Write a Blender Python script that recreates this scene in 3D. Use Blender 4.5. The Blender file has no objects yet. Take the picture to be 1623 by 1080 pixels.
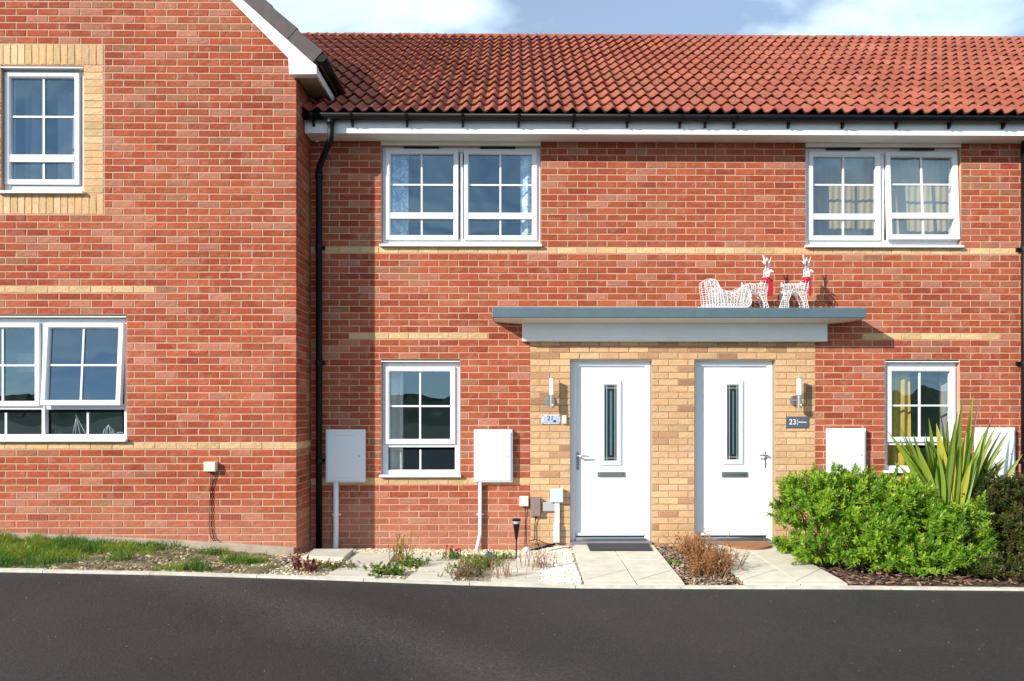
import bpy, bmesh, math, random
from mathutils import Vector, Matrix, noise as mnoise
R = random.Random(7)
S = bpy.context.scene
COL = S.collection
rad = math.radians

# ------------------------------------------------------------------ camera, sky, sun, exposure
CX, CY, F, ZC, CAMY, YAW = 829.0, 650.0, 1116.0, 1.52, -8.0, rad(0.57)
cam = bpy.data.cameras.new('camera'); camo = bpy.data.objects.new('camera', cam); COL.objects.link(camo)
camo.location = (0, CAMY, ZC); camo.rotation_euler = (math.pi/2, 0, -YAW)
cam.sensor_width = 36; cam.lens = 36*F/1623
cam.shift_x = -(CX-811.5)/1623; cam.shift_y = (CY-540)/1623
cam.clip_start = .05; cam.clip_end = 3000
S.camera = camo

SUN = Vector((1.37, 1.0, -.82))
world = bpy.data.worlds.new('World'); S.world = world; world.use_nodes = True
nt = world.node_tree; L = nt.links.new; bg = nt.nodes['Background']
sky = nt.nodes.new('ShaderNodeTexSky'); sky.sky_type = 'NISHITA'; sky.sun_disc = False
sky.sun_elevation = math.asin(.82/SUN.length); sky.sun_rotation = math.atan2(-1.37, -1.0) % (2*math.pi)
sky.air_density = .75; sky.dust_density = .05; sky.altitude = 50; sky.ozone_density = 3.0
tc = nt.nodes.new('ShaderNodeTexCoord'); sep = nt.nodes.new('ShaderNodeSeparateXYZ'); L(tc.outputs['Generated'], sep.inputs[0])
ad = nt.nodes.new('ShaderNodeMath'); ad.operation = 'ADD'; ad.inputs[1].default_value = .12; L(sep.outputs[2], ad.inputs[0])
mx = nt.nodes.new('ShaderNodeMath'); mx.operation = 'MAXIMUM'; mx.inputs[1].default_value = .05; L(ad.outputs[0], mx.inputs[0])
dx = nt.nodes.new('ShaderNodeMath'); dx.operation = 'DIVIDE'; L(sep.outputs[0], dx.inputs[0]); L(mx.outputs[0], dx.inputs[1])
dy = nt.nodes.new('ShaderNodeMath'); dy.operation = 'DIVIDE'; L(sep.outputs[1], dy.inputs[0]); L(mx.outputs[0], dy.inputs[1])
cmb = nt.nodes.new('ShaderNodeCombineXYZ'); L(dx.outputs[0], cmb.inputs[0]); L(dy.outputs[0], cmb.inputs[1])
cn = nt.nodes.new('ShaderNodeTexNoise'); cn.inputs['Scale'].default_value = 1.7; cn.inputs['Detail'].default_value = 5
cn.inputs['Roughness'].default_value = .55; cn.inputs['Distortion'].default_value = .35
vadd = nt.nodes.new('ShaderNodeVectorMath'); vadd.operation = 'ADD'; vadd.inputs[1].default_value = (6.0, .9, 0); L(cmb.outputs[0], vadd.inputs[0]); L(vadd.outputs[0], cn.inputs['Vector'])
cr = nt.nodes.new('ShaderNodeValToRGB'); cr.color_ramp.elements[0].position = .44; cr.color_ramp.elements[1].position = .62
cr.color_ramp.elements[0].color = (.27, .27, .27, 1); cr.color_ramp.elements[1].color = (.92, .92, .92, 1); L(cn.outputs['Fac'], cr.inputs[0])
cm = nt.nodes.new('ShaderNodeMix'); cm.data_type = 'RGBA'; L(cr.outputs[0], cm.inputs[0]); L(sky.outputs[0], cm.inputs[6])
cm.inputs[7].default_value = (5.9, 7.3, 8.5, 1)
L(cm.outputs[2], bg.inputs[0]); bg.inputs[1].default_value = .125

sun = bpy.data.lights.new('sun', 'SUN'); suno = bpy.data.objects.new('sun', sun); COL.objects.link(suno)
suno.rotation_euler = SUN.to_track_quat('-Z', 'Y').to_euler(); suno.location = (-20, -20, 20)
sun.energy = 5.0; sun.angle = rad(.53); sun.color = (1, .94, .85)
S.view_settings.view_transform = 'Standard'; S.view_settings.look = 'None'
S.view_settings.exposure = .53; S.view_settings.gamma = 1; S.view_settings.use_curve_mapping = False
try:
    S.cycles.max_bounces = 8; S.cycles.transparent_max_bounces = 12
    S.cycles.sample_clamp_indirect = 6
except Exception: pass

# ------------------------------------------------------------------ measuring: a ray of the photo to a plane of the place
def ray(px, py):
    a = (px-CX)/F; b = (CY-py)/F; s, c = math.sin(YAW), math.cos(YAW)
    return Vector((c*a+s, -s*a+c, b))
def at(px, py, y):
    d = ray(px, py); t = (y-CAMY)/d.y
    return Vector((d.x*t, y, ZC+d.z*t))
def X(px, y=0.0, py=650): return at(px, py, y).x
def Z(py, y=0.0, px=818): return at(px, py, y).z
def gnd(px, py, z=0.0):
    d = ray(px, py); t = (z-ZC)/d.z
    return Vector((d.x*t, CAMY+d.y*t, z))

# ------------------------------------------------------------------ materials
def nodes_of(name):
    m = bpy.data.materials.new(name); m.use_nodes = True
    return m, m.node_tree, m.node_tree.nodes['Principled BSDF']
def nz(t, scale, detail=4, rough=.6, vec=None, dist=0):
    n = t.nodes.new('ShaderNodeTexNoise'); n.inputs['Scale'].default_value = scale; n.inputs['Detail'].default_value = detail
    n.inputs['Roughness'].default_value = rough; n.inputs['Distortion'].default_value = dist
    if vec is not None: t.links.new(vec, n.inputs['Vector'])
    return n
def geo(t): return t.nodes.new('ShaderNodeNewGeometry').outputs['Position']
def ramp(t, src, p0, p1, c0=(0, 0, 0, 1), c1=(1, 1, 1, 1)):
    r = t.nodes.new('ShaderNodeValToRGB'); r.color_ramp.elements[0].position = p0; r.color_ramp.elements[1].position = p1
    r.color_ramp.elements[0].color = c0; r.color_ramp.elements[1].color = c1; t.links.new(src, r.inputs[0]); return r.outputs[0]
def mixc(t, fac, a, b, mode='MIX'):
    m = t.nodes.new('ShaderNodeMix'); m.data_type = 'RGBA'; m.blend_type = mode
    for i, v in ((0, fac), (6, a), (7, b)):
        if hasattr(v, 'links') or hasattr(v, 'is_output'): t.links.new(v, m.inputs[i])
        elif i == 0: m.inputs[0].default_value = v
        else: m.inputs[i].default_value = (*v[:3], 1)
    return m.outputs[2]
def mathn(t, op, a, b=None):
    m = t.nodes.new('ShaderNodeMath'); m.operation = op
    for i, v in ((0, a), (1, b)):
        if v is None: continue
        if hasattr(v, 'is_output'): t.links.new(v, m.inputs[i])
        else: m.inputs[i].default_value = v
    return m.outputs[0]
def bump(t, p, h, strength=.3, dist=.01):
    b = t.nodes.new('ShaderNodeBump'); b.inputs['Strength'].default_value = strength; b.inputs['Distance'].default_value = dist
    t.links.new(h, b.inputs['Height']); t.links.new(b.outputs[0], p.inputs['Normal'])
def attr(t, name='Col'):
    a = t.nodes.new('ShaderNodeAttribute'); a.attribute_name = name; return a.outputs['Color']
def simple(name, col, rough=.5, metal=0, var=.0, vs=8, bs=0, bscale=80, bd=.003, spec=.5):
    m, t, p = nodes_of(name)
    p.inputs['Roughness'].default_value = rough; p.inputs['Metallic'].default_value = metal
    p.inputs['Specular IOR Level'].default_value = spec
    p.inputs['Base Color'].default_value = (*col, 1)
    if var:
        n = nz(t, vs, 5, .65, geo(t)); f = ramp(t, n.outputs['Fac'], .35, .7, (1-var, 1-var, 1-var, 1), (1, 1, 1, 1))
        t.links.new(mixc(t, 1.0, col, f, 'MULTIPLY'), p.inputs['Base Color'])
    if bs:
        n = nz(t, bscale, 4, .6, geo(t)); bump(t, p, n.outputs['Fac'], bs, bd)
    return m
def brick_mat(name, wash, wash_amt, low=0):
    m, t, p = nodes_of(name); g = geo(t)
    n1 = nz(t, 7, 3, .6, g, .5); w = ramp(t, n1.outputs['Fac'], .52, .72)
    c = mixc(t, mathn(t, 'MULTIPLY', w, wash_amt), attr(t), wash)
    if low:   # pale salts drawn up into the lowest courses
        sz_ = t.nodes.new('ShaderNodeSeparateXYZ'); t.links.new(g, sz_.inputs[0])
        zn = mathn(t, 'ADD', sz_.outputs[2], mathn(t, 'MULTIPLY', nz(t, 2.5, 3, .6, g).outputs['Fac'], .55))
        c = mixc(t, mathn(t, 'MULTIPLY', ramp(t, zn, .30, .95, (1, 1, 1, 1), (0, 0, 0, 1)), low), c, (.54, .28, .19))
    n2 = nz(t, 45, 5, .7, g); v = ramp(t, n2.outputs['Fac'], .3, .75, (.74, .74, .74, 1), (1.12, 1.12, 1.12, 1))
    c = mixc(t, 1.0, c, v, 'MULTIPLY')
    n5 = nz(t, 1.6, 4, .6, g, .4); c = mixc(t, mathn(t, 'MULTIPLY', ramp(t, n5.outputs['Fac'], .50, .70), wash_amt*.45), c, wash)
    n4 = nz(t, 1.1, 3, .5, g); c = mixc(t, 1.0, c, ramp(t, n4.outputs['Fac'], .35, .65, (.90, .90, .90, 1), (1.05, 1.05, 1.05, 1)), 'MULTIPLY')
    t.links.new(c, p.inputs['Base Color']); p.inputs['Roughness'].default_value = .92; p.inputs['Specular IOR Level'].default_value = .2
    mp = t.nodes.new('ShaderNodeMapping'); mp.inputs['Rotation'].default_value = (0, rad(35), 0); mp.inputs['Scale'].default_value = (30, 30, 120)
    t.links.new(g, mp.inputs[0]); n3 = nz(t, 1, 4, .6, mp.outputs[0], .8)
    hsum = mathn(t, 'ADD', n3.outputs['Fac'], mathn(t, 'MULTIPLY', n2.outputs['Fac'], .8))
    bump(t, p, hsum, .55, .005); return m
def leaf_mat(name, trans=.35):
    m, t, p = nodes_of(name); c = attr(t)
    t.links.new(c, p.inputs['Base Color']); p.inputs['Roughness'].default_value = .42; p.inputs['Specular IOR Level'].default_value = .4
    tr = t.nodes.new('ShaderNodeBsdfTranslucent'); t.links.new(mixc(t, 1.0, c, (1.3, 1.5, .6), 'MULTIPLY'), tr.inputs[0])
    ms = t.nodes.new('ShaderNodeMixShader'); ms.inputs[0].default_value = trans
    t.links.new(p.outputs[0], ms.inputs[1]); t.links.new(tr.outputs[0], ms.inputs[2])
    t.links.new(ms.outputs[0], t.nodes['Material Output'].inputs[0]); return m
def glass_mat(name, ior=2.55, tint=(.86, .9, .9)):
    m, t, p = nodes_of(name); t.nodes.remove(p)
    lw_ = t.nodes.new('ShaderNodeLayerWeight'); lw_.inputs['Blend'].default_value = .5
    f0 = ((ior-1)/(ior+1))**2                      # the same reflectance from both sides of a thin sheet
    fr = mathn(t, 'ADD', mathn(t, 'MULTIPLY', mathn(t, 'POWER', lw_.outputs['Facing'], 5.0), 1-f0), f0)
    tr = t.nodes.new('ShaderNodeBsdfTransparent'); tr.inputs[0].default_value = (*tint, 1)
    gl = t.nodes.new('ShaderNodeBsdfGlossy'); gl.inputs['Roughness'].default_value = .0; gl.inputs[0].default_value = (.60, .84, 1, 1)
    n = nz(t, 2.2, 1, .5, geo(t)); b = t.nodes.new('ShaderNodeBump'); b.inputs['Strength'].default_value = .12; b.inputs['Distance'].default_value = .05
    t.links.new(n.outputs['Fac'], b.inputs['Height']); t.links.new(b.outputs[0], gl.inputs['Normal'])
    ms = t.nodes.new('ShaderNodeMixShader'); t.links.new(fr, ms.inputs[0]); t.links.new(tr.outputs[0], ms.inputs[1]); t.links.new(gl.outputs[0], ms.inputs[2])
    t.links.new(ms.outputs[0], t.nodes['Material Output'].inputs[0]); return m

M = {}
M['red'] = brick_mat('red brick', (.48, .215, .13), .5, .42)
M['buff'] = brick_mat('buff brick', (.40, .22, .11), .35)
M['mortar'] = simple('mortar', (.55, .325, .225), .95, var=.2, vs=5, bs=.5, bscale=160)
M['mortar_buff'] = simple('buff mortar', (.36, .25, .15), .95, var=.2, vs=5, bs=.5, bscale=160)
M['tile'] = brick_mat('clay tile', (.42, .19, .13), .30)
M['deck'] = simple('roof underlay', (.03, .025, .022), .9)
M['gtile'] = simple('grey brown tile', (.105, .085, .080), .8, var=.3, vs=9, bs=.3, bscale=90)
M['upvc'] = simple('white plastic', (.74, .75, .77), .32, var=.05, vs=2)
M['upvc2'] = simple('white painted board', (.82, .82, .81), .42, var=.08, vs=3)
M['soffit'] = simple('soffit board', (.80, .76, .70), .5, var=.08, vs=3)
M['black'] = simple('black plastic', (.006, .006, .007), .45, spec=.25)
M['rubber'] = simple('black rubber', (.02, .02, .022), .7, bs=.5, bscale=200)
M['door'] = simple('white door skin', (.74, .755, .78), .38, var=.03, vs=3, bs=.12, bscale=30)
M['steel'] = simple('brushed steel', (.55, .54, .52), .28, 1.0)
M['dsteel'] = simple('dull steel', (.30, .31, .31), .38, .8)
M['opal'] = simple('opal glass', (.86, .83, .72), .25)
M['canopy'] = simple('grey canopy roof', (.085, .14, .165), .55, var=.15, vs=6, bs=.15, bscale=150)
M['lead'] = simple('lead flashing', (.16, .17, .18), .6, var=.3, vs=10)
M['slab'] = simple('concrete slab', (.66, .605, .49), .9, var=.22, vs=5, bs=.3, bscale=120)
M['kerb'] = simple('concrete kerb', (.70, .66, .54), .9, var=.35, vs=7, bs=.4, bscale=120)
M['ledge'] = simple('concrete ledge', (.46, .37, .28), .9, var=.3, vs=6, bs=.4, bscale=90)
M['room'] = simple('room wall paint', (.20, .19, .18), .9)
M['curt_w'] = simple('white curtain cloth', (.70, .68, .64), .9, var=.12, vs=20)
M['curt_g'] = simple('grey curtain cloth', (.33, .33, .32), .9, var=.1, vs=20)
M['curt_y'] = simple('mustard curtain cloth', (.60, .42, .07), .9, var=.2, vs=12)
M['curt_c'] = simple('cream blind cloth', (.46, .37, .21), .9, var=.08, vs=12)
M['creamp'] = simple('cream plastic', (.72, .66, .50), .45)
M['greyp'] = simple('grey plastic', (.36, .37, .36), .5)
M['brownp'] = simple('brown plastic', (.22, .16, .14), .5)
M['lbluep'] = simple('pale grey plastic', (.50, .56, .60), .45)
M['scarf'] = simple('red felt', (.42, .006, .020), .9, bs=.4, bscale=150)
M['acrylic'] = simple('white acrylic strand', (.76, .73, .72), .3)
M['coir'] = simple('coir', (.36, .15, .06), .95, var=.4, vs=60, bs=.8, bscale=250)
M['mat'] = simple('dark doormat', (.035, .037, .042), .95, var=.3, vs=90, bs=.8, bscale=300)
M['plate'] = simple('slate plaque', (.075, .095, .115), .45)
M['plate21'] = simple('pale blue plaque', (.42, .52, .62), .4, var=.2, vs=60)
M['navy'] = simple('navy print', (.03, .05, .13), .6)
M['whiteprint'] = simple('white print', (.85, .85, .85), .5)
M['teal'] = simple('obscure teal glass', (.07, .19, .22), .16, var=.25, vs=50, bs=.3, bscale=60)
M['dglass'] = simple('obscure dark glass', (.035, .045, .05), .15, var=.4, vs=60, bs=.3, bscale=60)
M['came'] = simple('lead came', (.48, .50, .50), .4, .6)
M['stone'] = None
M['leaf'] = leaf_mat('leaf'); M['petal'] = leaf_mat('petal', .2); M['blade'] = leaf_mat('blade', .30)
M['stem'] = simple('woody stem', (.20, .12, .065), .9, var=.3, vs=30)
M['glass'] = glass_mat('window glass')
m, t, p = nodes_of('pebble'); t.links.new(attr(t), p.inputs['Base Color']); p.inputs['Roughness'].default_value = .85; M['stone'] = m
# patterned blue-white curtain
m, t, p = nodes_of('blue patterned curtain'); g = geo(t); n = nz(t, 13, 4, .7, g, .8)
t.links.new(ramp(t, n.outputs['Fac'], .44, .56, (.30, .46, .68, 1), (.86, .89, .92, 1)), p.inputs['Base Color']); p.inputs['Roughness'].default_value = .9; M['curt_b'] = m
# soils
def soil_mat(name, a, b, c, scale=14):
    m, t, p = nodes_of(name); g = geo(t)
    n = nz(t, scale, 8, .75, g); n2 = nz(t, 2.2, 3, .6, g)
    col = mixc(t, ramp(t, n.outputs['Fac'], .36, .66), a, b); col = mixc(t, ramp(t, n2.outputs['Fac'], .5, .62), col, c)
    t.links.new(col, p.inputs['Base Color']); p.inputs['Roughness'].default_value = .97; bump(t, p, n.outputs['Fac'], 1.0, .03); return m
M['soil'] = soil_mat('dry soil', (.035, .025, .013), (.34, .26, .16), (.13, .12, .04))
M['bark'] = soil_mat('bark mulch', (.025, .014, .009), (.13, .06, .035), (.07, .035, .02), 25)
M['graveldirt'] = soil_mat('stony soil', (.20, .16, .09), (.62, .56, .42), (.50, .45, .30), 30)
M['field'] = soil_mat('rough grass', (.03, .05, .015), (.06, .09, .03), (.05, .06, .025), .3)
# asphalt with a paler dried streak running across it
m, t, p = nodes_of('asphalt'); g = geo(t)
sx = t.nodes.new('ShaderNodeSeparateXYZ'); t.links.new(g, sx.inputs[0])
A1, A2 = gnd(300, 935), gnd(760, 1062); dv = (A2-A1); dv.z = 0; dv.normalize(); nv = Vector((-dv.y, dv.x, 0)); off = nv.dot(A1)
warp = nz(t, .7, 3, .5, g)
dist = mathn(t, 'SUBTRACT', mathn(t, 'ADD', mathn(t, 'MULTIPLY', sx.outputs[0], nv.x), mathn(t, 'MULTIPLY', sx.outputs[1], nv.y)), off)
dist = mathn(t, 'ABSOLUTE', mathn(t, 'ADD', dist, mathn(t, 'MULTIPLY', mathn(t, 'SUBTRACT', warp.outputs['Fac'], .5), .5)))
band = ramp(t, dist, .02, .46, (1, 1, 1, 1), (0, 0, 0, 1))
n = nz(t, 62, 5, .85, g); n2 = nz(t, .8, 5, .6, g)
base = mixc(t, ramp(t, n.outputs['Fac'], .42, .64), (.004, .0036, .0034), (.034, .0312, .029))
base = mixc(t, ramp(t, n2.outputs['Fac'], .4, .65), base, mixc(t, .6, base, (.030, .024, .019)))
band2 = mathn(t, 'MULTIPLY', band, .78); base = mixc(t, band2, base, mixc(t, 1.0, base, (2.6, 2.7, 2.8), 'MULTIPLY'))
vc = t.nodes.new('ShaderNodeTexVoronoi'); vc.inputs['Scale'].default_value = 85; t.links.new(g, vc.inputs['Vector'])
sv = t.nodes.new('ShaderNodeSeparateColor'); t.links.new(vc.outputs['Color'], sv.inputs[0]); base = mixc(t, 1.0, base, ramp(t, sv.outputs[0], .1, .95, (.68, .68, .68, 1), (1.5, 1.49, 1.47, 1)), 'MULTIPLY')
vo = t.nodes.new('ShaderNodeTexVoronoi'); vo.inputs['Scale'].default_value = 55; t.links.new(g, vo.inputs['Vector'])
spk = mathn(t, 'MULTIPLY', mathn(t, 'LESS_THAN', vo.outputs['Distance'], .16), mathn(t, 'GREATER_THAN', nz(t, 31, 2, .5, g).outputs['Fac'], .62))
base = mixc(t, mathn(t, 'MULTIPLY', spk, .5), base, (.20, .19, .17))
t.links.new(base, p.inputs['Base Color']); p.inputs['Roughness'].default_value = .68; bump(t, p, n.outputs['Fac'], 1.0, .02); M['asphalt'] = m

# ------------------------------------------------------------------ mesh builder
WL = {}
def wloc(o): return WL.get(o, Vector((0, 0, 0))) if o is not None else Vector((0, 0, 0))
class MB:
    def __init__(s): s.v = []; s.f = []; s.c = []; s.col = None
    def add(s, vs, fs, col=None):
        b = len(s.v); s.v += [Vector(v) for v in vs]; s.f += [tuple(i+b for i in f) for f in fs]
        s.c += [col or s.col]*len(fs); return s
    def box(s, x0, x1, y0, y1, z0, z1, col=None):
        return s.add([(x0, y0, z0), (x1, y0, z0), (x1, y1, z0), (x0, y1, z0), (x0, y0, z1), (x1, y0, z1), (x1, y1, z1), (x0, y1, z1)],
                     [(0, 1, 5, 4), (1, 2, 6, 5), (2, 3, 7, 6), (3, 0, 4, 7), (4, 5, 6, 7), (3, 2, 1, 0)], col)
    def quad(s, a, b, c, d, col=None): return s.add([a, b, c, d], [(0, 1, 2, 3)], col)
    def prism(s, poly, z0, z1, col=None):          # poly: list of (x,y), z may be numbers or lists
        n = len(poly); A = sum(poly[i][0]*poly[(i+1) % n][1]-poly[(i+1) % n][0]*poly[i][1] for i in range(n))
        if A < 0: poly = poly[::-1]
        f = lambda z, i: z if not hasattr(z, '__len__') else (z[::-1] if A < 0 else z)[i]
        vs = [(p[0], p[1], f(z0, i)) for i, p in enumerate(poly)] + [(p[0], p[1], f(z1, i)) for i, p in enumerate(poly)]
        return s.add(vs, [tuple(range(n))[::-1], tuple(range(n, 2*n))] + [(i, (i+1) % n, n+(i+1) % n, n+i) for i in range(n)], col)
    def yprism(s, poly, y0, y1, col=None):         # poly: list of (x,z) extruded along y
        n = len(poly); A = sum(poly[i][0]*poly[(i+1) % n][1]-poly[(i+1) % n][0]*poly[i][1] for i in range(n))
        if A < 0: poly = poly[::-1]
        vs = [(p[0], y0, p[1]) for p in poly]+[(p[0], y1, p[1]) for p in poly]
        return s.add(vs, [tuple(range(n)), tuple(range(n, 2*n))[::-1]]+[(i, n+i, n+(i+1) % n, (i+1) % n) for i in range(n)], col)
    def ring(s, x0, x1, z0, z1, prof):             # profile (inset, y) swept round a rectangle
        k = len(prof); vs = []
        for sx_, sz_ in ((0, 0), (1, 0), (1, 1), (0, 1)):
            for i, y in prof: vs.append((x1-i if sx_ else x0+i, y, z1-i if sz_ else z0+i))
        fs = []
        for c in range(4):
            d = (c+1) % 4
            for i in range(k):
                j = (i+1) % k; fs.append((c*k+i, d*k+i, d*k+j, c*k+j))
        return s.add(vs, fs)
    def tube(s, pts, r, n=8, col=None, caps=True, squash=1.0):
        pts = [Vector(p) for p in pts]; rr = r if hasattr(r, '__len__') else [r]*len(pts); vs = []; fs = []
        up = Vector((0, 0, 1)); prev = None
        for i, p in enumerate(pts):
            d = (pts[min(i+1, len(pts)-1)]-pts[max(i-1, 0)]).normalized()
            if prev is None:
                a = d.cross(up if abs(d.z) < .9 else Vector((0, 1, 0))).normalized()
            else: a = (prev-d*prev.dot(d)).normalized()
            prev = a; b = d.cross(a)
            for k in range(n):
                th = 2*math.pi*k/n; vs.append(p+a*math.cos(th)*rr[i]+b*math.sin(th)*rr[i]*squash)
        for i in range(len(pts)-1):
            for k in range(n):
                fs.append((i*n+k, i*n+(k+1) % n, (i+1)*n+(k+1) % n, (i+1)*n+k))
        if caps: fs += [tuple(range(n))[::-1], tuple(range((len(pts)-1)*n, len(pts)*n))]
        return s.add(vs, fs, col)
    def lathe(s, cx, cy, prof, n=20, col=None):    # prof (r,z)
        vs = [(cx+r*math.cos(2*math.pi*k/n), cy+r*math.sin(2*math.pi*k/n), z) for r, z in prof for k in range(n)]
        fs = [(i*n+k, i*n+(k+1) % n, (i+1)*n+(k+1) % n, (i+1)*n+k) for i in range(len(prof)-1) for k in range(n)]
        fs += [tuple(range(n))[::-1], tuple(range((len(prof)-1)*n, len(prof)*n))]
        return s.add(vs, fs, col)
    def xform(s, mtx, start=0):
        for i in range(start, len(s.v)): s.v[i] = mtx @ s.v[i]
        return s
    def mesh(s, name, mat, off=Vector((0, 0, 0)), smooth=False):
        me = bpy.data.meshes.new(name); me.from_pydata([tuple(v-off) for v in s.v], [], s.f)
        if mat: me.materials.append(mat)
        if any(c for c in s.c):
            ca = me.color_attributes.new('Col', 'FLOAT_COLOR', 'CORNER'); buf = []
            for f, c in zip(s.f, s.c): buf += list((*(c or (.5, .5, .5)), 1.0))*len(f)
            ca.data.foreach_set('color', buf)
        if smooth: me.polygons.foreach_set('use_smooth', [True]*len(me.polygons))
        me.update(); return me
    def build(s, name, mat, parent=None, smooth=False, bev=0, kind=None, fix=True):
        me = s.mesh(name, mat, wloc(parent), smooth)
        if fix and len(s.f) < 30000:
            bm = bmesh.new(); bm.from_mesh(me); bmesh.ops.recalc_face_normals(bm, faces=bm.faces); bm.to_mesh(me); bm.free()
        o = bpy.data.objects.new(name, me); COL.objects.link(o); o.parent = parent; WL[o] = wloc(parent).copy()
        if bev:
            b = o.modifiers.new('edge', 'BEVEL'); b.width = bev; b.segments = 2; b.limit_method = 'ANGLE'; b.harden_normals = False
        if kind: o['kind'] = kind
        return o
def thing(name, label, cat, loc=(0, 0, 0), group=None, kind=None):
    o = bpy.data.objects.new(name, None); COL.objects.link(o); o.location = loc; WL[o] = Vector(loc); o.empty_display_size = .1
    if label: o['label'] = label
    if cat: o['category'] = cat
    if group: o['group'] = group
    if kind: o['kind'] = kind
    return o
def tag(o, label=None, cat=None, group=None, kind=None):
    for k, v in (('label', label), ('category', cat), ('group', group), ('kind', kind)):
        if v: o[k] = v
    return o
def copy_tree(o, dv, label, group=None):
    def rec(a, par):
        c = a.copy(); COL.objects.link(c); c.parent = par; WL[c] = WL[a]+Vector(dv)
        for ch in a.children: rec(ch, c)
        return c
    r = rec(o, None); r.location = o.location+Vector(dv); r['label'] = label
    if group: r['group'] = group
    return r
def piece(name, mesh, pos, parent, rot=None, scale=None):
    o = bpy.data.objects.new(name, mesh); COL.objects.link(o); o.parent = parent; o.location = Vector(pos)-wloc(parent)
    if rot: o.rotation_euler = rot
    if scale: o.scale = scale
    return o
def text(name, s, size, pos, mat, parent, align='CENTER'):
    c = bpy.data.curves.new(name, 'FONT'); c.body = s; c.size = size; c.extrude = .001; c.align_x = align; c.align_y = 'CENTER'
    tmp = bpy.data.objects.new(name+'_curve', c); me = bpy.data.meshes.new_from_object(tmp); bpy.data.objects.remove(tmp); me.materials.clear(); me.materials.append(mat)
    o = bpy.data.objects.new(name, me); COL.objects.link(o); o.parent = parent
    o.location = Vector(pos)-wloc(parent); o.rotation_euler = (math.pi/2, 0, 0); return o

# ------------------------------------------------------------------ bricks
REDS = [((.36, .080, .035), .42), ((.31, .062, .029), .16), ((.39, .096, .043), .22), ((.42, .165, .10), .12), ((.33, .135, .07), .08)]
BUFFS = [((.67, .42, .225), .42), ((.60, .365, .19), .24), ((.36, .185, .10), .17), ((.49, .275, .14), .17)]
PALE = [((.72, .49, .24), .5), ((.66, .43, .20), .3), ((.73, .49, .27), .2)]
def pick(tab, r):
    x = r.random()
    for c, w in tab:
        x -= w
        if x <= 0: break
    k = r.uniform(.9, 1.1); return tuple(min(.9, v*k*r.uniform(.96, 1.04)) for v in c)
BL, BH, BD, JT = .215, .065, .05, .010
def brick_geo(mb, L_, H_, col, r, mtx):
    nx = 4; x = [-L_/2+L_*i/nx for i in range(nx+1)]; z = [-H_/2, 0, H_/2]; j = lambda a: r.uniform(-a, a)
    s0 = len(mb.v); vs = []
    ch = .004
    def px_(i): return x[i]+(ch if i == 0 else -ch if i == nx else 0)
    for k in range(3):
        for i in range(nx+1):
            zz = z[k]+(ch if k == 0 else -ch if k == 2 else 0)
            vs.append((px_(i)+(j(.0012) if i in (0, nx) else j(.01)), j(.0013), zz+(j(.0012) if k != 1 else j(.008))))
    fs = [(k*(nx+1)+i, k*(nx+1)+i+1, (k+1)*(nx+1)+i+1, (k+1)*(nx+1)+i) for k in range(2) for i in range(nx)]
    ringi = [i for i in range(nx+1)]+[(nx+1)+nx, 2*(nx+1)+nx]+[2*(nx+1)+i for i in range(nx-1, -1, -1)]+[nx+1]
    b0 = len(vs)
    for q in ringi:
        k, i = divmod(q, nx+1); vs.append((x[i], ch, z[k]))
    n = len(ringi)
    fs += [(ringi[i], b0+i, b0+(i+1) % n, ringi[(i+1) % n]) for i in range(n)]
    b1 = len(vs); vs += [(-L_/2, BD, -H_/2), (L_/2, BD, -H_/2), (L_/2, BD, H_/2), (-L_/2, BD, H_/2)]
    fs += [(b0, b1, b1+1)+tuple(b0+i for i in range(nx, 0, -1)), (b0+nx, b1+1, b1+2, b0+nx+2, b0+nx+1),
           tuple([b0+nx+2, b1+2, b1+3]+[b0+i for i in range(2*nx+2, nx+2, -1)]), (b0+2*nx+2, b1+3, b1, b0, b0+2*nx+3)]
    mb.add(vs, fs, col); mb.xform(mtx, s0)
def variants(name, tab, mat, n, seed):
    r = random.Random(seed); out = []
    for _ in range(n):
        mb = MB(); brick_geo(mb, BL, BH, pick(tab, r), r, Matrix.Identity(4)); out.append(mb.mesh(name, mat))
    return out
BV = {'brick': variants('brick', REDS, M['red'], 36, 3), 'buff_brick': variants('buff_brick', BUFFS, M['buff'], 24, 5), 'pale_brick': variants('pale_brick', PALE, M['buff'], 8, 6)}
TAB = {'brick': (REDS, 'red'), 'buff_brick': (BUFFS, 'buff'), 'pale_brick': (PALE, 'buff')}
def cut(iv, holes):
    out = [iv]
    for h0, h1 in holes:
        nx = []
        for a, b in out:
            if h1 <= a or h0 >= b: nx.append((a, b))
            else:
                if h0-a > .056: nx.append((a, h0-.003))
                if b-h1 > .056: nx.append((h1+.003, b))
        out = nx
    return out
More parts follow.
